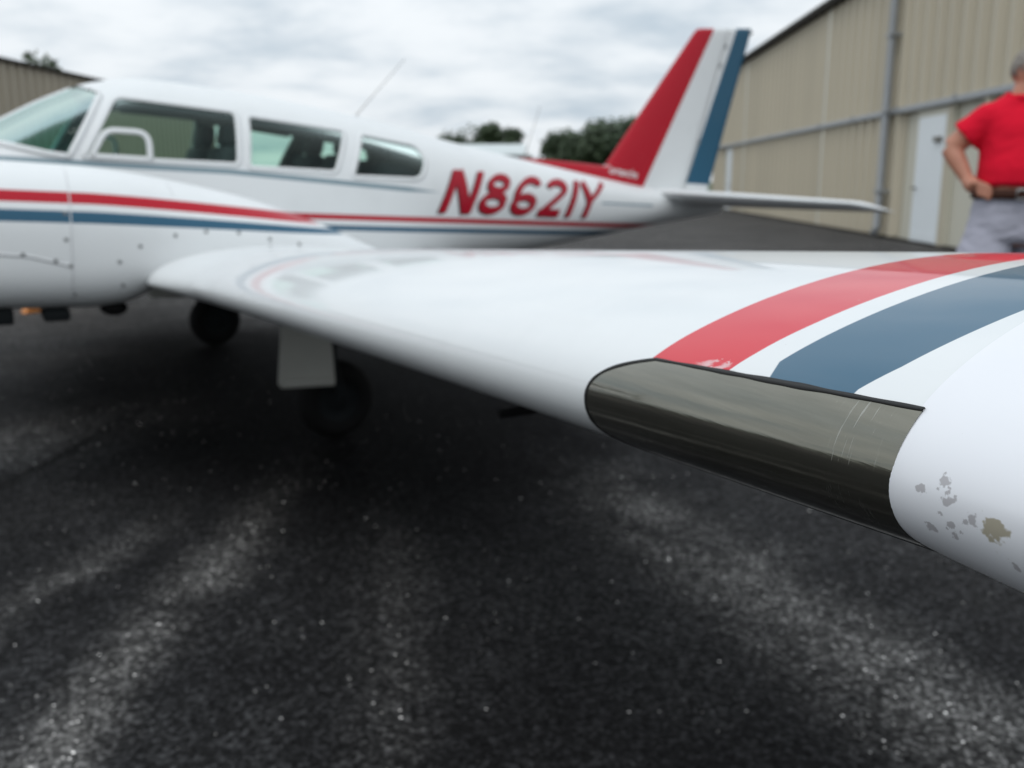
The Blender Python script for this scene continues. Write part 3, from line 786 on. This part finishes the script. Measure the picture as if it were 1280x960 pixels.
TG = np.array(TG)
def chips(t, x, y, z, c):
    P_ = t.obj
    def spot(cx, cy, cz, r, stretch=(1, 1, 1), sc=90, amt=.9, cut=.55):
        v = t.node('ShaderNodeVectorMath', operation='SUBTRACT'); t.put(v.inputs[0], P_); v.inputs[1].default_value = (cx-2.9, cy, cz)
        s = t.node('ShaderNodeVectorMath', operation='MULTIPLY'); t.l.new(v.outputs[0], s.inputs[0]); s.inputs[1].default_value = stretch
        l = t.node('ShaderNodeVectorMath', operation='LENGTH'); t.l.new(s.outputs[0], l.inputs[0])
        n = t.noise(P_, sc/r*.006, 4.0, .68)
        d = t.math('ADD', t.math('DIVIDE', l.outputs['Value'], r), t.math('MULTIPLY', t.math('SUBTRACT', n, .5), amt*4))
        return t.math('SUBTRACT', 1.0, t.ramp(d, cut-.10, cut+.10))
    for (cx, cy, cz, r, col) in CHIPS:
        c = t.mix(spot(cx, cy, cz, r), c, col)
    pin = t.math('MULTIPLY', t.math('GREATER_THAN', t.noise(P_, 120, 2.0, .5), .76), t.ramp(t.noise(P_, 9, 2.0), .5, .6))
    return t.mix(t.math('MULTIPLY', pin, .5), c, (.42, .40, .38, 1))
M_tank, tt = paint('tank_paint', chips, rough=.34, base=(.78, .79, .82, 1))
tt.b.inputs['Coat Weight'].default_value = .15; tt.b.inputs['Coat Roughness'].default_value = .2
ac('tip_tank', TG.reshape(-1, 3), grid_faces(len(yt), len(ut)), M_tank)
TR = TG.copy(); TR[..., 1] *= -1
ac('tip_tank', TR.reshape(-1, 3), [f[::-1] for f in grid_faces(len(yt), len(ut))], M_white)

# ---- engine nacelles
xn = np.concatenate([np.linspace(.75, 1.2, 16)[:-1], np.linspace(1.2, 3.0, 50)[:-1], np.linspace(3.0, 3.72, 40)])
ann = np.linspace(0, 2*np.pi, 96, endpoint=False)
NG = np.array([nac_pt(np.full_like(ann, x), ann) for x in xn])
def nac_y(x, z):
    zb, zt, w_, zc, nt, nb = [float(smooth(NX, [r[i] for r in NAC], np.array([x]))[0]) for i in range(1, 7)]
    up_ = z >= zc; h_ = (zt-zc) if up_ else (zc-zb); n_ = nt if up_ else nb
    q = min(1.0, abs(z-zc)/max(h_, 1e-6)); return NY-w_*(max(0.0, 1-q**n_))**(1/n_)
nf = grid_faces(len(xn), 96, wrap=True)+[tuple(range(96)), tuple(range(len(xn)*96-1, len(xn)*96-97, -1))]
nac = ac('engine_nacelle', NG.reshape(-1, 3), nf, M_nac)
NR = NG.copy(); NR[..., 1] *= -1
nacr = ac('engine_nacelle', NR.reshape(-1, 3), [f[::-1] for f in nf], M_nac)
def strip(name, pts, hw, parent, mat, r=.0015):
    V = []; F = []; n = len(pts)
    for i in range(n):
        a = Vector(pts[max(0, i-1)]); b = Vector(pts[min(n-1, i+1)]); t_ = (b-a).normalized(); nr = Vector((-t_.y, t_.x))
        for s_, rr in ((-1, -.002), (-1, r), (1, r), (1, -.002)):
            q = Vector(pts[i])+nr*hw*s_; V.append((q.x, nac_y(q.x, q.y)-rr, q.y))
    for i in range(n-1):
        for k in range(4): F.append((i*4+k, i*4+(k+1) % 4, (i+1)*4+(k+1) % 4, (i+1)*4+k))
    return ac(name, V, F, mat, parent)
M_seam = plain('panel_gap', (.60, .61, .62), .6)
strip('cowl_seam', line((2.338, 1.272), (2.338, .80), 40), .0022, nac, M_seam)
strip('panel_seam', line((1.9, .985), (2.2, .965), 10)+line((2.2, .965), (2.336, .932), 8)[1:], .005, nac, M_seam)
strip('panel_seam', line((2.692, 1.235), (2.70, 1.19), 6), .002, nac, M_seam)
SCR = [(2.32, 1.026), (2.182, .972), (2.284, .952), (2.332, .934), (2.344, .831), (2.566, 1.007), (2.692, 1.048), (2.806, 1.064), (2.932, 1.062), (3.058, 1.04), (3.058, 1.012), (3.184, 1.021), (2.494, .95), (2.506, .865), (2.32, 1.116)]
def disc(name, x, z, r, parent, mat):
    y_ = nac_y(x, z); V = []; n = 10
    for rr, d in ((r, -.003), (r, .002), (r*.6, .0032)):
        for k in range(n): V.append((x+rr*math.cos(6.2832*k/n), y_-d, z+rr*math.sin(6.2832*k/n)))
    F = [(i*n+k, i*n+(k+1) % n, (i+1)*n+(k+1) % n, (i+1)*n+k) for i in range(2) for k in range(n)]+[tuple(2*n+k for k in range(n))]
    return ac(name, V, F, mat, parent)
for (x, z) in SCR: disc('screw', x, z, .0075, nac, M_screw)
# cowl flap, drain and exhaust under the nacelle
rbox('cowl_flap', (2.245, -2.0, .722), (2.335, -1.85, .765), M_shade_grime, nac, .01, -.05)
rbox('cowl_flap', (1.80, -2.0, .708), (2.15, -1.85, .765), M_shade_grime, nac, .01, -.02)
V, F = ellipsoid_data((2.49, -1.93, .762), (.05, .05, .03)); ac('drain_scoop', V, F, M_black, nac)
tube('exhaust_pipe', [Vector(p)-PIV for p in [(1.7, -1.62, .80), (1.85, -1.62, .72), (2.02, -1.62, .70)]], .035, M_shade_grime, nac, 12)
for s_, nn_ in ((1, nac), (-1, nacr)):
    V, F = [], []
    prof = [(.42, .005), (.45, .04), (.52, .08), (.62, .115), (.74, .135), (.76, .135)]
    for x, r in prof:
        for k in range(20): V.append((x, s_*NY+r*math.cos(6.2832*k/20), 1.0+r*math.sin(6.2832*k/20)))
    F = grid_faces(len(prof), 20, wrap=True)+[tuple(range(20))]
    ac('spinner', V, F, M_white, nn_)
    for sg in (1, -1):
        V = []
        for i in range(14):
            f = i/13; r = .10+.80*f; cw = .055+.05*math.sin(math.pi*min(1, f*1.1))*(1-.3*f); tw = math.radians(48-32*f); th = .022*(1-.75*f)
            for (a, b) in ((-1, 0), (-.4, 1), (.5, .8), (1, 0), (.4, -.6), (-.5, -.6)):
                cx = a*cw*math.sin(tw)+b*th*math.cos(tw); cy = a*cw*math.cos(tw)-b*th*math.sin(tw)
                ang = math.radians(62); V.append((.62+cx, s_*NY+math.cos(ang)*r*sg+(-math.sin(ang))*cy, 1.0+math.sin(ang)*r*sg+math.cos(ang)*cy))
        F = grid_faces(14, 6, wrap=True)+[tuple(range(6)), tuple(13*6+k for k in range(5, -1, -1))]
        ac('propeller_blade', V, F, M_black, nn_)

# ---- fin, rudder, dorsal ridge
def fin_ends(s): return (5.95+(6.813-5.95)*s, 1.31+(2.51-1.31)*s), (7.070+(7.372-7.070)*s, 1.31+(2.579-1.31)*s)
def hinge_x(z): return 6.926+(z-1.709)*.2473
def sym(f, t_): return t_/.2*(.2969*np.sqrt(f)-.126*f-.3516*f**2+.2843*f**3-.1036*f**4)
def fin_surface(sv, part, side_n=22):
    rows = []
    for s in sv:
        (xl, zl), (xt, zt_) = fin_ends(min(s, 1.0)); c = xt-xl
        zm = (zl+zt_)/2; fh = (hinge_x(zm)-xl)/c
        th = .105 if s <= 1 else .105*max(0.05, math.sqrt(max(0, 1-((s-1)/.022)**2)))
        f = (np.linspace(0, 1, side_n)**1.7*fh) if part == 'fin' else fh+.003+(1-fh-.003)*np.linspace(0, 1, 14)
        dz = (s-1)*1.2 if s > 1 else 0
        x = xl+c*f; z = zl+(zt_-zl)*f+dz; y = sym(np.clip(f, 0, 1), th)*c*.95
        if s > 1: x = x+(1-np.clip((f)/.15, 0, 1))*(s-1)*1.2
        L = np.stack([x, -y, z], -1); R_ = np.stack([x, y, z], -1)[::-1]
        rows.append(np.concatenate([L, R_]))
    return np.array(rows)
sv = list(np.linspace(0, 1, 30))+[1.008, 1.015, 1.019, 1.0215]
for part, nm in (('fin', 'fin'), ('rudder', 'rudder')):
    R3 = fin_surface(sv, part); n = R3.shape[1]
    o = ac(nm, R3.reshape(-1, 3), grid_faces(len(sv), n, wrap=True)+[tuple((len(sv)-1)*n+k for k in range(n))], M_fin)
    if part == 'fin': fin_o = o
def fin_y(x, z):
    s = min(1, max(0, (z-1.31)/1.2)); (xl, zl), (xt, zt_) = fin_ends(s); c = xt-xl
    return float(sym(np.array([min(1, max(0, (x-xl)/c))]), .105)[0]*c*.95)
# small script lettering low on the fin
cu = bpy.data.curves.new('lettering', 'FONT'); cu.body = 'Comanche'; cu.shear = .35; cu.size = .082; cu.offset = .0012; cu.space_character = .92
tmp = bpy.data.objects.new('lettering', cu); COL.objects.link(tmp)
dg = bpy.context.evaluated_depsgraph_get(); me = bpy.data.meshes.new_from_object(tmp.evaluated_get(dg)); bpy.data.objects.remove(tmp)
for v in me.vertices:
    X, Z = v.co.x, v.co.y
    x = 6.055+X*.86; z = 1.452-X*.10+Z; v.co = Vector((x, -(fin_y(x, z)+.003), z))-PIV
me.name = 'fin_lettering'; me.materials.clear(); me.materials.append(plain('lettering_white', (.75, .70, .70), .5))
o = bpy.data.objects.new('fin_lettering', me); COL.objects.link(o); o.parent = fin_o
# hinges on the rudder
for z in (2.44, 2.30, 1.72):
    V, F = ellipsoid_data((hinge_x(z), -fin_y(hinge_x(z), z)-.004, z), (.008, .006, .022), 10, 6); ac('rudder_hinge', V, F, M_screw, fin_o)
V, F = ellipsoid_data((7.37, 0, 2.572), (.022, .012, .014), 12, 8); ac('tail_light', V, F, M_screw, fin_o)
# dorsal ridge ahead of the fin
V = []; rr = []
for i in range(16):
    f = i/15; x = 5.33+f*.78; top = 1.522-.028*f-.02*(1-f)**3; hw = .012+.030*f; zb_ = float(fus(np.array([x]))[1][0])-.05
    for k in range(9):
        a = math.pi*k/8; V.append((x, -hw*math.cos(a), zb_+(top-zb_)*math.sin(a)**.5))
ac('dorsal_fillet', V, grid_faces(16, 9)+[tuple(range(9))], M_red)

# ---- stabilator
V = []; n = 24; st_ = []
yv = list(np.linspace(-1.80, 1.80, 37)); yv = [-1.905, -1.90, -1.885, -1.86, -1.83]+yv+[1.83, 1.86, 1.885, 1.90, 1.905]
fq = np.linspace(0, 1, 14)**1.6
for y_ in yv:
    a = abs(y_)/1.85; e = max(0, (abs(y_)-1.78)/.125); xl = 6.53+.09*a+.30*e**2.2; xt = 7.27-.28*a-.06*e; c = xt-xl
    z0 = 1.325-.012*a-.035*e**2; th = .145*math.sqrt(max(.02, 1-e**2))
    yc = sym(fq, th)*c
    for f, q in list(zip(fq, yc))+list(zip(fq[::-1], -yc[::-1])): V.append((xl+c*f, y_, z0-f*c*.09+q))
n = 28
ac('stabilator', V, grid_faces(len(yv), n, wrap=True)+[tuple(range(n-1, -1, -1)), tuple((len(yv)-1)*n+k for k in range(n))], M_white)

# ---- landing gear
def wheel(parent, c, r, wd):
    V = []; n = 28; prof = []
    for k in range(13):
        a = -math.pi/2+math.pi*k/12; prof.append((r-.055+.055*math.cos(a), wd/2*math.sin(a)))
    prof = [(r*.55, -wd*.42)]+prof+[(r*.55, wd*.42)]
    for i in range(n):
        a = 6.28318*i/n
        for (q, yy) in prof: V.append((c[0]+q*math.cos(a), c[1]+yy, c[2]+q*math.sin(a)))
    m_ = len(prof); F = [(i*m_+k, ((i+1) % n)*m_+k, ((i+1) % n)*m_+k+1, i*m_+k+1) for i in range(n) for k in range(m_-1)]
    ac('tyre', V, F, M_black, parent)
    V = []
    rp = [(r*.56, -wd*.40), (r*.5, -wd*.32), (r*.25, -wd*.30), (r*.18, -wd*.45), (.005, -wd*.46)]
    rp = rp+[(q, -yy) for q, yy in rp[::-1]]
    for i in range(n):
        a = 6.28318*i/n
        for (q, yy) in rp: V.append((c[0]+q*math.cos(a), c[1]+yy, c[2]+q*math.sin(a)))
    m_ = len(rp); F = [(i*m_+k, ((i+1) % n)*m_+k, ((i+1) % n)*m_+k+1, i*m_+k+1) for i in range(n) for k in range(m_-1)]
    ac('wheel_rim', V, F, M_shade_grime, parent)
for s_ in (-1, 1):
    gp = to_local(3.54 if s_ < 0 else 3.66, s_*1.50, .19)
    leg = tube('main_gear_leg', [Vector((3.46, s_*1.56, .86))-PIV, Vector((3.47, s_*1.56, .45))-PIV, Vector((gp.x, s_*1.575, gp.z+.05))-PIV, Vector((gp.x, s_*1.575, gp.z))-PIV, Vector((gp.x, s_*1.5, gp.z))-PIV], [.04, .04, .027, .03, .03], M_shade_grime, air, 12)
    wheel(leg, (gp.x, gp.y, gp.z), .19, .15)
    yo = s_*1.66; q = [(3.222, .80), (3.202, .372), (3.216, .352), (3.452, .352), (3.468, .372), (3.42, .80)]
    V = [(x, yo, z) for x, z in q]+[(x, yo+.012*s_, z) for x, z in q]
    V2_ = [(3.262, yo-.004*-s_*-1, .40), (3.51, yo, .40)]
    n = len(q)
    gd = ac('gear_door', V, [tuple(range(n)), tuple(range(2*n-1, n-1, -1))]+[(k, (k+1) % n, n+(k+1) % n, n+k) for k in range(n)], M_gdoor, None, smooth=False)
    rbox('door_lip', (3.215, yo-.03, .354) if s_ < 0 else (3.215, yo-.008, .354), (3.462, yo+.008, .392) if s_ < 0 else (3.462, yo+.03, .392), M_gdoor, gd, .006)
gp = to_local(.95, 0, .17)
leg = tube('nose_gear_leg', [Vector((.85, 0, .82))-PIV, Vector((.92, 0, .45))-PIV, Vector((gp.x, -.09, gp.z+.18))-PIV, Vector((gp.x, -.09, gp.z))-PIV, Vector((gp.x, 0, gp.z))-PIV], .03, M_metal, air, 12)
wheel(leg, (gp.x, 0, gp.z), .17, .13)

# ---- antennas, vent mast
a0 = float(fus(np.array([4.175]))[1][0])
an_ = tube('whip_antenna', [Vector((4.165, 0, a0-.01))-PIV, Vector((4.19, 0, a0+.035))-PIV, Vector((4.33, 0, 1.87))-PIV, Vector((4.49, 0, 2.055))-PIV], [.009, .0048, .0032, .0022], M_metal, air, 8)
tube('antenna_base', [Vector((4.165, 0, a0-.012))-PIV, Vector((4.168, 0, a0+.014))-PIV], .022, M_white, an_, 12)
tube('whip_antenna', [Vector((5.40, 0, 1.48))-PIV, Vector((5.43, 0, 1.60))-PIV, Vector((5.51, 0, 1.86))-PIV], [.007, .004, .0025], M_metal, air, 8)
tube('vent_mast', [Vector(p)-PIV for p in [(3.02, -4.30, .93), (2.91, -4.30, .876), (2.84, -4.30, .870)]], [.012, .011, .008], M_black, air, 10)

# ---- orange chock on the ground beyond the nacelle
bm = bmesh.new(); 
vs = [bm.verts.new(p) for p in [(-.09, -.05, 0), (.09, -.05, 0), (.09, .05, 0), (-.09, .05, 0), (-.02, -.05, .10), (.02, -.05, .10), (.02, .05, .10), (-.02, .05, .10)]]
for f in ((3, 2, 1, 0), (4, 5, 6, 7), (0, 1, 5, 4), (1, 2, 6, 5), (2, 3, 7, 6), (3, 0, 4, 7)): bm.faces.new([vs[i] for i in f])
bmesh.ops.bevel(bm, geom=bm.edges[:], offset=.008, segments=2, affect='EDGES')
ck = bm_ob('wheel_chock', bm, plain('orange_rubber', (.75, .28, .06), .5), None, smooth=False); ck.location = (2.57, 4.2, 0); ck.rotation_euler = (0, 0, .4)
tag(ck, 'small orange wheel chock on the asphalt beyond the engine nacelle', 'chock')

# ---------------------------------------------------------------- the man behind the wing (local: x to the photo's right, -y towards the camera)
PP = Vector((6.393, -3.042, 0))
man = empty('person', (PP.x, PP.y, 0), math.radians(-30))
tag(man, 'gray haired man in red t-shirt and light gray trousers with hand on hip', 'person')
def skin_material():
    m, t = material('skin')
    f = t.noise(t.obj, 14, 3.0, .6)
    t.put(t.b.inputs['Base Color'], t.mix(f, (.40, .165, .105, 1), (.54, .25, .165, 1)))
    t.b.inputs['Roughness'].default_value = .5; t.b.inputs['Subsurface Weight'].default_value = .08; t.b.inputs['Subsurface Radius'].default_value = (.01, .004, .002)
    return m
M_skin = skin_material()
M_shirt = plain('red_cotton', (.66, .008, .030), .9, spec=.15, var=.12, scale=9, bump=.05)
M_trou = plain('gray_cotton', (.40, .40, .47), .85, var=.12, scale=12, bump=.05)
M_belt = plain('brown_leather', (.05, .020, .013), .75, spec=.2)
M_hair = plain('gray_hair', (.25, .225, .20), .85, var=.6, scale=45, bump=.4)
M_shoe = plain('shoe_leather', (.06, .05, .045), .6)
from mathutils import noise as mnoise
def folds(o, amp, sc):
    me = o.data
    for v in me.vertices:
        p = Vector((v.co.x*sc[0]+v.co.z*3, v.co.y*sc[1], v.co.z*sc[2]-v.co.x*4)); n = v.normal
        v.co += n*(amp*(mnoise.noise(p)+.6*(1-abs(mnoise.noise(p*1.7+Vector((3, 1, 2)))*2))-.5))
    me.update()
def limb(pts, rad, n=14): return tube_data(pts, rad, n)
def rings(rows, n=28, caps=True):
    """rows: (cx, cy, cz, rx, ry) stacked upwards, slightly boxed ellipses"""
    V = []
    for cx, cy, cz, rx, ry in rows:
        for k in range(n):
            a = 2*math.pi*k/n; c, s = math.cos(a), math.sin(a)
            V.append((cx+rx*math.copysign(abs(c)**.85, c), cy+ry*math.copysign(abs(s)**.85, s), cz))
    F = grid_faces(len(rows), n, wrap=True)
    if caps: F += [tuple(range(n-1, -1, -1)), tuple((len(rows)-1)*n+k for k in range(n))]
    return V, F
HX, HZ = .026, 1.700                                     # head centre
hd = math.radians(50)                                    # head turned towards the photo's right
fdir = Vector((math.sin(hd), -math.cos(hd), 0)); sdir_ = Vector((fdir.y, -fdir.x, 0))
def hp(f, s, z): p = Vector((HX, -.02, HZ))+fdir*f+sdir_*s; return (p.x, p.y, HZ+z)
def hell(f, s, z, rf, rs, rz, nu=18, nv=12):
    V, F = ellipsoid_data((0, 0, 0), (rf, rs, rz), nu, nv); return [hp(f+p[0], s+p[1], z+p[2]) for p in V], F
parts = [hell(-.012, 0, .025, .098, .076, .098), hell(.022, 0, -.03, .068, .062, .095), hell(.05, 0, -.088, .036, .040, .034),
         (lambda vf: vf)(limb([hp(.078, 0, .012), hp(.098, 0, -.012), hp(.108, 0, -.032), hp(.088, 0, -.040)], [.010, .014, .017, .012], 10)),
         hell(.074, .030, .012, .018, .026, .014, 10, 8), hell(.074, -.030, .012, .018, .026, .014, 10, 8),
         hell(.082, 0, -.062, .016, .027, .008, 10, 8), hell(.082, 0, -.074, .015, .023, .008, 10, 8), hell(.050, .046, -.03, .03, .022, .03, 10, 8), hell(.050, -.046, -.03, .03, .022, .03, 10, 8)]
for s in (1, -1): parts.append(hell(-.008, s*.078, -.005, .022, .009, .034, 10, 8))
parts.append(limb([(.0, .02, 1.50), (-.004, .006, 1.58), (HX-.012, -.006, 1.66)], [.08, .070, .066]))
# trunk
TB = [(.0, .0, .92, .13, .10), (.0, 0, .98, .165, .12), (.01, -.005, 1.10, .175, .14), (.015, -.02, 1.20, .185, .15), (.025, 0, 1.36, .19, .14), (.025, .01, 1.50, .18, .115), (.03, .02, 1.575, .10, .07)]
parts.append(rings(TB))
# arm on the photo's left: hand on the hip
SH, EL, WR = Vector((-.158, .02, 1.502)), Vector((-.292, .085, 1.372)), Vector((-.240, -.005, 1.226))
parts.append(limb([SH, SH.lerp(EL, .5), EL], [.062, .054, .046])); parts.append(limb([EL, EL.lerp(WR, .35), EL.lerp(WR, .8), WR], [.046, .044, .034, .029]))
HB = Vector((-.232, -.062, 1.190))
parts.append(limb([WR, WR.lerp(HB, .5), HB], [.030, .036, .034]))
for q, (l, dx) in enumerate(((.052, .0), (.060, .006), (.058, .012), (.046, .02))):     # fingers forward round the hip
    b = HB+Vector((.008-.0*q, -.012, .024-.017*q)); parts.append(limb([b, b+Vector((.020, -.028, -.010)), b+Vector((.038+.2*(l-.05), -.038, -.022)), b+Vector((.052+.5*(l-.05), -.036, -.032))], [.0115, .0105, .0095, .0080], 8))
parts.append(limb([WR+Vector((.0, .02, -.01)), WR+Vector((.03, .05, -.03)), WR+Vector((.05, .075, -.035))], [.014, .012, .009], 8))
# other arm hangs
SH2, EL2, WR2 = Vector((.215, .02, 1.502)), Vector((.345, .06, 1.25)), Vector((.335, -.02, 1.0))
parts.append(limb([SH2, SH2.lerp(EL2, .5), EL2], [.062, .054, .046])); parts.append(limb([EL2, EL2.lerp(WR2, .35), WR2], [.046, .044, .029]))
HB2 = Vector((.33, -.035, .92)); parts.append(limb([WR2, HB2], [.03, .036]))
for q in range(4):
    b = HB2+Vector((-.003, -.028+.019*q, -.02)); parts.append(limb([b, b+Vector((-.006, 0, -.045)), b+Vector((-.02, 0, -.075-.006*(1-abs(q-1.2)))), b+Vector((-.032, 0, -.09))], [.0115, .0105, .0095, .008], 8))
parts.append(limb([HB2+Vector((-.01, -.025, .03)), HB2+Vector((-.03, -.05, -.01)), HB2+Vector((-.035, -.055, -.04))], [.014, .012, .009], 8))
for s in (-1, 1):
    parts.append(limb([(s*.095, .0, .95), (s*.135, -.01, .52), (s*.15, .02, .09)], [.08, .062, .042]))
    parts.append(limb([(s*.14, .03, .07), (s*.15, -.08, .05), (s*.155, -.17, .035)], [.045, .042, .03]))
body = remeshed('body', parts, .0075, M_skin, man, 3)
# shirt: trunk and two sleeves with open ends
ST = [(.012, -.012, 1.190, .196, .165), (.012, -.022, 1.21, .203, .175), (.015, -.022, 1.28, .203, .172), (.022, -.006, 1.38, .205, .158), (.02, .006, 1.47, .203, .140), (.015, .014, 1.525, .195, .115), (.010, .02, 1.565, .165, .095), (.005, .018, 1.592, .125, .085), (.0, .014, 1.610, .086, .078)]
EL_ = SH.lerp(EL, .62); E2_ = SH2.lerp(EL2, .60)
sp = [rings(ST), limb([SH+Vector((.06, 0, .012)), SH, SH.lerp(EL, .3), EL_], [.074, .076, .074, .080]), limb([SH2+Vector((-.05, 0, .02)), SH2, SH2.lerp(EL2, .3), E2_], [.075, .080, .078, .080])]
shirt = remeshed('t_shirt', sp, .010, M_shirt, man, 4); folds(shirt, .006, (7, 7, 11))
# collar band and small pale print on the chest
V, F = tube_data([(.0+.084*math.cos(a), .006+.076*math.sin(a)-.006, 1.604+.016*math.sin(a)) for a in [6.28318*i/28 for i in range(28)]], .011, 8, closed=True)
mesh_ob('collar', V, F, M_shirt, shirt)
M_print = plain('pale_print', (.75, .50, .34), .8)
sb = BVHTree.FromObject(shirt, bpy.context.evaluated_depsgraph_get())
def on_shirt(x, z, d=.003):
    h_ = sb.ray_cast(Vector((x, -1, z)), Vector((0, 1, 0))); return Vector((x, (h_[0].y if h_[0] else -.14)-d, z))
def shirt_ribbon(name, pts, wd):
    L, _ = ribbon(pts, wd); V = [on_shirt(q.x, q.y) for tri in L for q in tri]
    F = [(i*3+k, (i+1)*3+k, (i+1)*3+k+1, i*3+k+1) for i in range(len(L)-1) for k in range(2)]
    return mesh_ob(name, V, F, M_print, shirt)
shirt_ribbon('chest_print', arc(-.008, 1.452, .024, .026, 100, 350, 16), .009)
shirt_ribbon('chest_print', line((-.018, 1.415), (.027, 1.405), 6), .010)
shirt_ribbon('chest_print', line((-.008, 1.452), (.022, 1.462), 5), .011)
# trousers, belt, shoes
tp = [rings([(.0, .0, .93, .17, .13), (.0, .0, .96, .20, .150), (.0, .0, 1.02, .205, .156), (.005, -.006, 1.12, .190, .158), (.01, -.012, 1.17, .182, .155)])]
for s in (-1, 1): tp.append(limb([(s*.105, .0, .98), (s*.135, -.01, .86), (s*.15, -.01, .52), (s*.155, .02, .10)], [.112, .118, .098, .085], 16))
for s in (-1, 1): tp.append(ellipsoid_data((s*.19, -.01, .84), (.035, .09, .10), 12, 8))
trou = remeshed('trousers', tp, .010, M_trou, man, 4); folds(trou, .008, (8, 8, 13))
V, F = rings([(.01, -.012, 1.138, .203, .174), (.01, -.012, 1.182, .200, .172)], 32, caps=False); belt = mesh_ob('belt', V, F, M_belt, man)
sol = belt.modifiers.new('s', 'SOLIDIFY'); sol.thickness = .006
V, F = tube_data([(-.065+.028*cx, -.186, 1.160+.021*cz) for cx, cz in ((-1, -1), (1, -1), (1, 1), (-1, 1))], .005, 8, closed=True); mesh_ob('buckle', V, F, M_metal, belt)
for s in (-1, 1):
    remeshed('shoe', [limb([(s*.14, .05, .055), (s*.15, -.06, .055), (s*.158, -.17, .045), (s*.16, -.21, .04)], [.052, .054, .048, .034]), ellipsoid_data((s*.152, -.08, .02), (.05, .15, .022))], .009, M_shoe, man)
# hair: short cap from the forehead round to the nape, ears left free
V, F = hell(-.012, 0, .025, .0990, .0772, .0990, 60, 40)
rg = random.Random(5); HV = []
for p in V:
    q = Vector(p)-Vector((HX, -.02, HZ)); f = q.dot(fdir); HV.append(Vector(p)+Vector((rg.gauss(0, .0012), rg.gauss(0, .0012), rg.gauss(0, .0012))))
keep = []
for fc in F:
    c = sum((HV[i] for i in fc), Vector())/len(fc)-Vector((HX, -.02, HZ)); f = c.dot(fdir)
    if (c.z > .058+rg.uniform(-.008, .008) and f < .050) or (f < -.035 and c.z > -.006+.6*(f+.1)+rg.uniform(-.020, .020)) : keep.append(fc)
hair = mesh_ob('hair', HV, keep, M_hair, man); so = hair.modifiers.new('s', 'SOLIDIFY'); so.thickness = .002; so.offset = -1
M_frame = plain('glasses_frame', (.03, .03, .03), .4)
V, F = merge([tube_data([hp(.094+.0*math.cos(a), s*.033+.022*math.cos(a), .012+.017*math.sin(a)) for a in [6.28318*i/16 for i in range(16)]], .0022, 6, closed=True) for s in (1, -1)]+[tube_data([hp(.094, -.011, .014), hp(.098, 0, .016), hp(.094, .011, .014)], .0022, 6)]+[tube_data([hp(.094, s*.055, .014), hp(.06, s*.077, .014), hp(-.01, s*.084, .012)], .0024, 6) for s in (1, -1)])
mesh_ob('glasses', V, F, M_frame, man)
